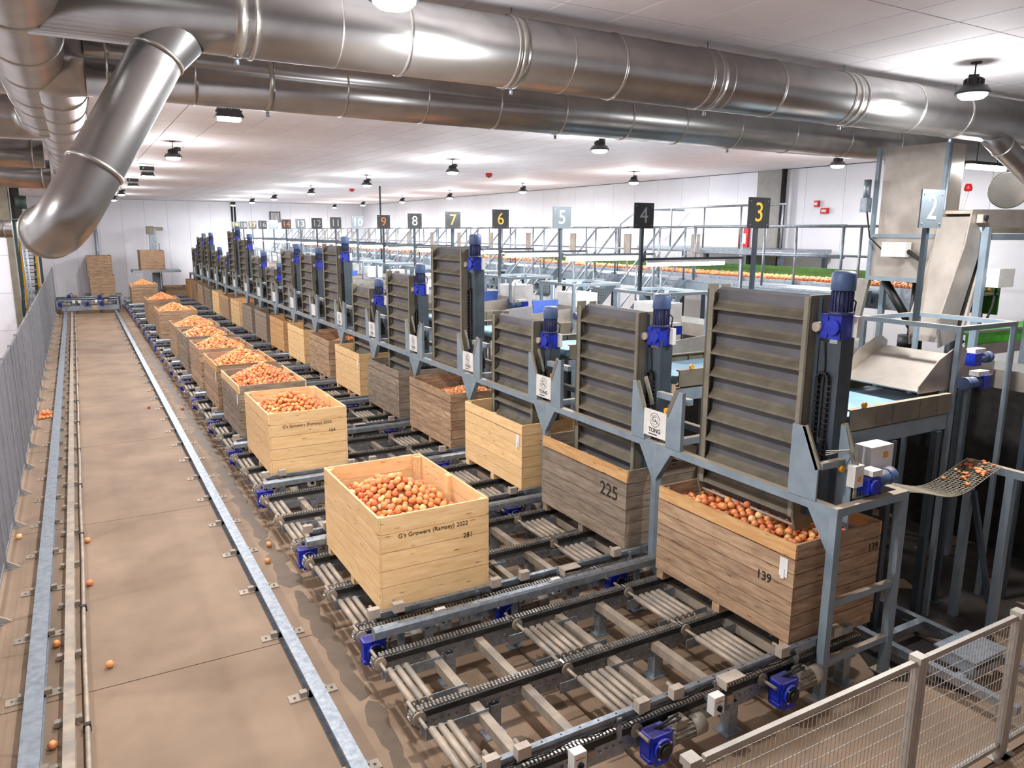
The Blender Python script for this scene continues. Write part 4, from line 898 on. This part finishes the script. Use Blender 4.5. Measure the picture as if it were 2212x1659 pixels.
for i, (x, y) in enumerate(((10.70, 20.09), (9.94, 30.44))):
    t = thing('smoke_detector', 'small red device on the ceiling, %s one' % ['nearer', 'farther'][i], 'detector', (x, y, ZC)); MB().lathe([(.09, -.1), (.1, -.06), (.1, 0)], (0, 0, 0), 14).build('housing', 'red', t); MB().cyl((0, 0, -.1), (0, 0, -.12), .04, 10).build('sensor', 'black', t)
# ================================================================== RIGHT-HAND MACHINERY
h = thing('steel_hopper', 'tall stainless hopper box in a grey frame behind the sign reading two', 'hopper', (9.9, 5.85, 0))
MB().box(.03, .46, .05, 1.1, 3.66, 4.2).build('lower_panel', 'stainless', h); MB().box(.03, .46, .18, 1.04, 4.25, 5.42).build('upper_panel', 'stainless', h)
for q_ in ((0, .05, 0, 1.15, 3.6, 3.66), (0, .05, 1.1, 1.15, 3.66, 5.42), (0, .05, .05, 1.1, 4.2, 4.25), (0, .05, .12, .17, 4.25, 5.42), (0, .05, .0, .05, 3.66, 4.2), (.05, .46, 0, .05, 3.6, 3.66), (.46, .5, 0, 1.15, 3.6, 3.66)): MB().box(*q_).build('angle_frame', 'frame_paint', h)
for x, y in ((.36, .02), (.36, 1.08)): MB().box(x, x+.07, y, y+.07, 0, 3.6).build('leg', 'frame_paint', h)
MB().cyl((.15, .95, 3.6), (.3, .55, 2.95), .06, 12).build('drop_pipe', 'black', h); MB().cyl((.25, .5, 3.6), (.25, .5, 2.8), .07, 12).build('drop_pipe', 'black', h); MB().cyl((.2, .5, 2.85), (.2, .5, 2.66), .16, 16).build('pipe_collar', 'black', h)
MB().prism([(1.3, 2.75), (1.55, 2.75), (1.35, 3.6), (1.16, 3.6)], 'x', .1, .16).build('chute', 'stainless', h)
wb = MB().box(-.12, 0, .5, .86, 3.94, 4.14).build('white_box', 'plastic_white', h); MB().tube([(-.06, .5, 4.02), (-.06, .4, 3.96), (-.1, .25, 3.88), (-.12, .22, 3.6), (-.1, .1, 3.2), (.1, -.3, 2.85)], .03, 8).build('hose', 'rubber', wb)
MB().box(-.12, .0, 1.16, 1.26, 4.55, 4.75).cyl((-.06, 1.21, 4.75), (-.06, 1.21, 5.0), .05, 10).build('filter_unit', 'galvanised', h); MB().tube([(-.06, 1.18, 4.55), (-.06, 1.1, 4.2), (-.06, .9, 4.04), (-.06, .86, 4.04)], .012, 6).build('cable', 'rubber', h)
MB().cyl((-.03, .08, 3.7), (-.03, .08, 5.5), .02, 8).build('conduit_run', 'galvanised', h)
MB().box(.06, .3, -.04, -.0, 4.2, 4.5).build('side_hopper', 'stainless', h); MB().prism([(.1, 3.7), (.26, 3.7), (.3, 4.2), (.06, 4.2)], 'y', -.04, -.0).build('side_hopper', 'stainless', h); MB().box(.12, .22, -.08, -.04, 3.9, 3.98).build('terminal_box', 'plastic_white', h)
b_ = MB().cyl((.16, -.02, 4.5), (.24, -.04, 4.8), .018, 8).build('beacon_pole', 'plastic_white', h); MB().lathe([(.04, 0), (.05, .03), (.035, .09), (.01, .1)], (.24, -.04, 4.8), 12).build('beacon', 'red', b_)
t = thing('strip_light', 'lit fluorescent strip light hanging over the hopper behind sign 2', 'light', (10.3, 5.95, 5.1)); MB().box(0, .9, -.04, .04, .06, .1).build('housing', 'dark_steel', t); MB().box(0.02, .88, -.03, .03, 0, .06).build('tube', 'tube_glow', t); MB().cyl((.2, 0, .1), (.2, 0, ZC-5.28), .006, 6).cyl((.7, 0, .1), (.7, 0, ZC-5.28), .006, 6).build('suspension', 'dark_steel', t)
ic = thing('inclined_conveyor', 'grey stainless inclined conveyor rising at the far right beside the hopper', 'conveyor', (0, 5.4, 0))
def sc_(p): return (p[0]*.857, 4.244+(p[1]-4.244)*.857)
CHK = [sc_(p) for p in ((11.18, 4.6), (14.5, 4.66), (14.5, 4.36), (11.38, 4.36), (11.54, 4.19), (11.49, 4.03), (11.15, 3.03), (11.12, 2.72), (10.74, 2.63), (10.68, 3.05), (11.09, 4.09))]
for y in (0, .38): MB().prism(CHK, 'y', y, y+.02).build('side_cheek', 'stainless', ic)
for nm_, mt_, ya_, yb_, q_ in (('belt', 'dark_steel', .022, .378, ((11.2, 2.9), (11.26, 2.9), (11.62, 4.1), (11.52, 4.1))), ('return_belt', 'box_grey', .0, .36, ((11.3, 2.9), (11.36, 2.9), (11.68, 4.0), (11.6, 4.0))), ('back_sheet', 'stainless', .022, .378, ((10.75, 2.7), (10.8, 2.7), (11.22, 4.5), (11.17, 4.5)))): MB().prism([sc_(p) for p in q_], 'y', ya_, yb_).build(nm_, mt_, ic)
MB().box(9.65, 12.4, .022, .378, 4.5, 4.54).build('top_belt', 'box_grey', ic)
for x in (9.82, 11.1, 12.2): MB().box(x, x+.07, -.09, -.005, 0, 4.34).build('support_leg', 'frame_paint', ic)
MB().box(9.89, 12.4, -.07, -.005, 4.18, 4.26).build('cross_beam', 'frame_paint', ic); MB().box(9.89, 12.2, -.04, -.005, 4.265, 4.335).build('guard_panel', 'side_plate', ic)
g = MB().cbox((9.73, -.045, 4.44), (.12, .07, .1)).build('bearing', 'box_grey', ic); MB().cyl((9.72, -.08, 4.45), (9.72, -.105, 4.45), .035, 12).build('shaft_end', 'dark_steel', g)
MB().box(9.9, 10.25, -.24, -.09, 3.6, 3.83).build('junction_box', 'plastic_white', ic); MB().tube([(10.05, -.15, 3.6), (10.0, -.15, 3.35), (9.9, -.15, 3.18)], .016, 6).build('cable', 'rubber', ic)
gb = thing('green_belt_conveyor', 'bright green belt conveyor at the right edge behind the guard frame', 'conveyor', (0, 5.75, 0))
MB().box(10.45, 15.0, 0, .03, 2.76, 2.92).build('front_skirt', 'belt_green', gb); MB().box(10.45, 15.0, .03, .44, 2.9, 2.93).build('belt', 'belt_green', gb); MB().box(10.4, 15.0, -.03, 0, 2.6, 2.76).build('side_beam', 'stainless', gb); MB().box(10.4, 15.0, -.03, 0, 2.92, 2.95).build('top_lip', 'stainless', gb)
for x in (10.5, 12.6, 14.8): MB().box(x, x+.07, .2, .27, 0, 2.9).build('leg', 'frame_paint_dark', gb)
# stand and sagging mesh belt beside the near end of the frame
t = thing('steel_stand', 'dark grey steel stand at the right edge beside the sagging mesh', 'stand', (8.29, 3.93, 0))
MB().box(-.04, .04, -.04, .04, 0, 1.84).build('post', 'frame_paint', t); MB().box(-.04, .04, -.4, -.04, 1.76, 1.84).box(-.04, .04, .04, .37, 1.76, 1.84).build('top_beam', 'frame_paint', t); MB().box(-.04, .04, .37, .45, 0, 1.84).build('post', 'frame_paint', t); MB().bar((0, .05, .3), (0, .36, 1.5), .05, .05).build('brace', 'frame_paint_dark', t)
t = thing('mesh_belt', 'sagging wire mesh belt with onion skins between frame and stand', 'mesh belt', (0, 4.0, 0)); m = MB()
def sag(x): u = (x-6.62)/(8.24-6.62); return 1.86 - .16*math.sin(math.pi*u) + .02*math.sin(9*u)
for i in range(44):
    x = 6.64+i*.0365; m.cyl((x, 0, sag(x)), (x, .36, sag(x)), .005, 4, caps=False)
for j in range(10): m.tube([(6.62+.1*i, j*.04, sag(6.62+.1*i)) for i in range(17)], .005, 4, caps=False)
tag(m.build('wire_weave', 'side_plate', t), kind='stuff')
m = MB(); m.cc = (1, 1, 1, 1)
for i in range(40): m.cc = tint(); x = OR.uniform(7.7, 8.2); m.ball((x, OR.uniform(.03, .33), sag(x)+.02), OR.uniform(.012, .03), 6, 4, .6)
tag(m.build('onion_skins', 'onion', t), kind='stuff')
t = thing('floor_frame', 'low galvanised floor frame beyond the near fence at the right', 'frame', (0, 0, 0))
MB().box(6.75, 6.83, 2.9, 5.8, .12, .2).box(7.5, 7.58, 2.9, 5.8, .12, .2).build('side_member', 'galvanised', t)
for y in (3.4, 4.2, 5.2): MB().box(6.83, 7.5, y, y+.08, .12, .2).build('cross_member', 'galvanised', t)
for x in (6.76, 7.51):
    for y in (3.0, 5.6): MB().box(x, x+.06, y, y+.06, 0, .12).build('foot', 'galvanised', t)
t = thing('step_box', 'small grey chequer-plate step on the floor behind the near fence', 'step', (6.9, 3.35, .2)); MB().box(0, .55, 0, .4, .12, .14).build('top_plate', 'galvanised', t); MB().box(.02, .06, .02, .38, 0, .12).box(.49, .53, .02, .38, 0, .12).build('side', 'frame_paint', t)

# ================================================================== FENCES
def mesh_panel(ln, h0, h1, sp, hsp, r, mat):
    m = MB(); x = sp/2
    while x < ln: m.bar((x, 0, h0), (x, 0, h1), r*2, r*2); x += sp
    z = h0+hsp/2
    while z < h1: m.bar((0, .006, z), (ln, .006, z), r*2, r*2); z += hsp
    return m.mesh('wire_infill', mat)
def fence_post(h, s_, mat): return MB().box(-s_/2, s_/2, -s_/2, s_/2, .01, h).box(-.09, .09, -.06, .06, 0, .01).mesh('fence_post', mat)
FYN, FH = 2.77, 1.3
nf = thing('mesh_fence', 'near galvanised wire mesh safety fence in the lower right corner', 'fence', (0, FYN, 0))
cap_m = MB().box(-.045, .045, -.045, .045, FH-.03, FH+.02).mesh('post_cap', 'galvanised_mesh')
xs_ = [2.78, 4.93, 6.25, 8.4, 10.5]
for i, x in enumerate(xs_):
    q = ob('fence_post', fence_post(FH, .06, 'galvanised_mesh'), nf, (x, 0, 0)); ob('post_cap', cap_m, q)
    q = ob('fence_post', cached('fp2', lambda: fence_post(FH-.03, .04, 'galvanised_mesh')), nf, (x+.075, 0.0, 0))
for a, b in zip(xs_[:-1], xs_[1:]):
    MB().box(a+.1, b-.035, -.018, .018, FH-.05, FH-.01).build('top_tube', 'galvanised_mesh', nf); MB().box(a+.1, b-.035, -.018, .018, .1, .14).build('bottom_tube', 'galvanised_mesh', nf)
    ln = b-a-.14; o = ob('wire_infill', mesh_panel(ln, .12, FH-.03, .042, .115, .0019, 'galvanised_mesh'), nf, (a+.1, 0, 0)); tag(o, kind='stuff')
xs_ = None
nf2 = thing('mesh_fence', 'short low fence stub beside the corner post of the near fence', 'fence', (2.64, FYN-.12, 0)); ob('fence_post', fence_post(FH, .06, 'galvanised_mesh'), nf2); ob('post_cap', cap_m, nf2); MB().box(-.02, .02, -1.8, -.03, FH-.06, FH-.02).build('top_tube', 'galvanised_mesh', nf2); MB().box(-.03, .03, -1.86, -1.8, 0, FH).build('fence_post', 'galvanised_mesh', nf2)
lf = thing('mesh_fence', 'tall grey mesh fence along the left of the floor rails', 'fence', (-1.15, 0, 0)); LH = 2.24
wi = mesh_panel(1.5, .1, LH, .03, .09, .002, 'fence_grey'); tp = MB().box(0, 1.5, -.012, .012, LH-.03, LH).box(0, 1.5, -.012, .012, .08, .11).box(.74, .76, -.01, .01, .1, LH).mesh('panel_frame', 'fence_grey'); fp = fence_post(LH+.02, .06, 'fence_grey')
br_m = MB().prism([(.03, 0), (.17, 0), (.17, .01), (.04, .1), (.03, .1)], 'y', -.01, .01).mesh('foot_brace', 'galvanised_mesh')
y = 4.6
while y < 46:
    if not 20.4 < y < 21.6:
        for me, nme in ((wi, 'wire_infill'), (tp, 'panel_frame')):
            o = ob(nme, me, lf, (0, y+.04, 0), (0, 0, math.pi/2))
            if nme == 'wire_infill': tag(o, kind='stuff')
    else:
        MB().box(-.02, .0, y+.3, y+1.5, .05, 2.0).build('gate_panel', 'side_plate', lf); MB().box(-.03, .02, y+.2, y+.27, 0, 2.3).build('gate_post', 'side_plate', lf)
    ob('fence_post', fp, lf, (0, y, 0)); ob('foot_brace', br_m, lf, (0, y, 0)); y += 1.58
ob('fence_post', fp, lf, (0, y, 0))
# ================================================================== LEFT BACKGROUND
t = thing('caged_ladder', 'yellow access ladder with dark rails at the far left behind the fence', 'ladder', (-1.75, 34.0, 0))
for x in (0, .45): MB().box(x-.035, x+.035, -.03, .03, 0, 3.9).build('stile', 'yellow', t)
for i in range(14): MB().cyl((0, 0, .3+i*.26), (.45, 0, .3+i*.26), .018, 6).build('rung', 'dark_steel', t)
MB().box(.4, .47, -.03, .03, 3.4, 4.1).box(.4, .85, -.03, .03, 3.35, 3.42).box(.79, .85, -.03, .03, 3.4, 4.1).box(.4, .85, -.03, .03, 4.05, 4.1).build('guard_hoop', 'yellow', t)
t = thing('steel_stair_tower', 'dark green steel stair tower at the far left behind the ladder', 'stair', (-2.0, 36.5, 0))
for x in (0, .5): MB().bar((x-.1, 0, 0), (x+.1, 1.6, 4.6), .1, .16).build('stringer', 'green_dark', t)
for i in range(15): MB().box(.0-.05+.012*i, .5-.05+.012*i, .1*i, .1*i+.2, .25+.29*i, .29+.29*i).build('tread', 'galvanised', t)
MB().box(-.2, .7, 1.5, 2.6, 4.55, 4.63).build('landing', 'green_dark', t); MB().box(-.2, -.1, 2.5, 2.6, 0, 4.55).box(.6, .7, 2.5, 2.6, 0, 4.55).build('tower_leg', 'green_dark', t)
t = thing('fan_unit', 'black fan unit and pipes mounted high at the far left corner', 'fan', (-1.45, 28.1, 4.75)); MB().cyl((0, 0, .3), (.3, 0, .3), .2, 16).build('fan_drum', 'green_dark', t); MB().box(-.12, .12, -.1, .14, -.2, 1.15).build('backplate', 'dark_steel', t); MB().cyl((.05, -.05, -4.7), (.05, -.05, .1), .03, 8).cyl((.14, -.05, -4.7), (.14, -.05, .1), .03, 8).build('pipe_run', 'galvanised', t)
t = thing('hand_trolley', 'grey platform trolley with tube handle at the left edge behind the fence', 'trolley', (-2.6, 18.5, 0))
MB().box(-.5, .5, -.4, .4, .9, .96).build('platform', 'frame_paint', t); MB().tube([(.4, -.35, .96), (.4, -.35, 1.5), (.35, -.3, 1.56), (.35, .3, 1.56), (.4, .35, 1.5), (.4, .35, .96)], .03, 8).build('handle', 'galvanised', t)
for x in (-.4, .4):
    for y in (-.3, .3): q = MB().box(x-.03, x+.03, y-.03, y+.03, .16, .9).build('leg', 'frame_paint_dark', t); MB().cyl((x, y-.02, .08), (x, y+.02, .08), .08, 14).build('castor', 'rubber', q)

# ================================================================== FAR END: TRANSFER CART, STACKED CRATES, STACKER
ct = thing('transfer_cart', 'galvanised transfer cart with blue motors at the far end of the rails', 'cart', (.4, 44.3, 0))
MB().box(-1.25, 1.35, 0, .12, .18, .42).build('chassis_beam', 'galvanised', ct); MB().box(-1.25, 1.35, 2.2, 2.32, .18, .42).build('chassis_beam', 'galvanised', ct); MB().box(-1.3, -1.2, .12, 2.2, .2, .4).box(1.25, 1.35, .12, 2.2, .2, .4).build('chassis_side', 'galvanised', ct)
for x in (-1.09, 1.155): 
    for y in (.3, 2.0): MB().cyl((x-.04, y, .235), (x+.04, y, .235), .084, 16).build('wheel', 'dark_steel', ct)
for y, z in ((.3, .62), (.9, .7), (1.5, .66), (2.1, .7)): MB().cyl((-1.5, y, z), (1.35, y, z), .045, 12).build('guide_tube', 'galvanised', ct)
for x in (-1.45, -.4, .6, 1.3): MB().box(x-.04, x+.04, .2, 2.2, .42, .66).build('deck_support', 'galvanised', ct)
for x, y in ((-1.3, -.12), (-.1, -.1), (.55, -.1), (.5, .7), (-.9, 1.4)): gear_motor(ct, x, y, .52 if y < 0 else .78)
for x in (-.7, -.45, .3, .75): MB().box(x-.06, x+.06, .12, .2, .55, .7).build('junction_box', 'plastic_white', ct)
MB().box(.1, .3, -.04, 0, .3, .52).build('control_box', 'plastic_white', ct); MB().box(.12, .3, -.02, 0, .2, .28).build('warning_label', 'amber', ct)
sc = thing('stack_table', 'low galvanised table under the two stacked crates at the far wall', 'table', (1.14, 46.75, 0)); MB().box(-.9, .9, 0, 1.9, .66, .72).build('table_top', 'galvanised', sc)
for x in (-.8, .8):
    for y in (.1, 1.8): MB().box(x-.04, x+.04, y-.04, y+.04, 0, .66).build('leg', 'galvanised', sc)
crate(1.14, 46.8, .722, 'brown crate at the bottom of the stack against the back wall', 'wood_brown', None, 6, False, 'crates stacked at the far end'); crate(1.08, 46.8, .722+FT+CH+.004, 'brown crate on top of the stack against the back wall', 'wood_brown', None, 6, False, 'crates stacked at the far end')
sk = thing('crate_stacker', 'grey mast stacker with lifted platform at the far end', 'stacker', (3.85, 47.75, 0))
MB().box(-.15, .2, -.2, .2, 0, 4.3).build('mast', 'galvanised', sk); MB().box(-.25, .1, -.25, .25, 4.0, 4.45).box(.1, .6, -.08, .08, 4.2, 4.4).build('mast_head', 'motor_grey', sk)
MB().box(-1.25, 1.15, -2.1, -.22, 1.96, 2.08).build('platform', 'galvanised', sk); MB().box(-.5, .25, -.3, .3, 0, .14).build('foot', 'galvanised', sk); MB().cyl((.22, -.25, 0.14), (.22, -.25, 1.96), .03, 8).cyl((.32, -.15, 0), (.32, -.15, 3.5), .025, 8).build('guide_pole', 'galvanised', sk)
crate(3.62, 45.68, 2.083, 'brown crate lifted on the stacker platform at the far end', 'wood_brown', None, 6, False, 'crates stacked at the far end').rotation_euler = (0, 0, 0)
crate(4.88, 46.98, .0, 'brown crate on the floor behind the stacker mast', 'wood_brown', None, 6, False, 'crates stacked at the far end')
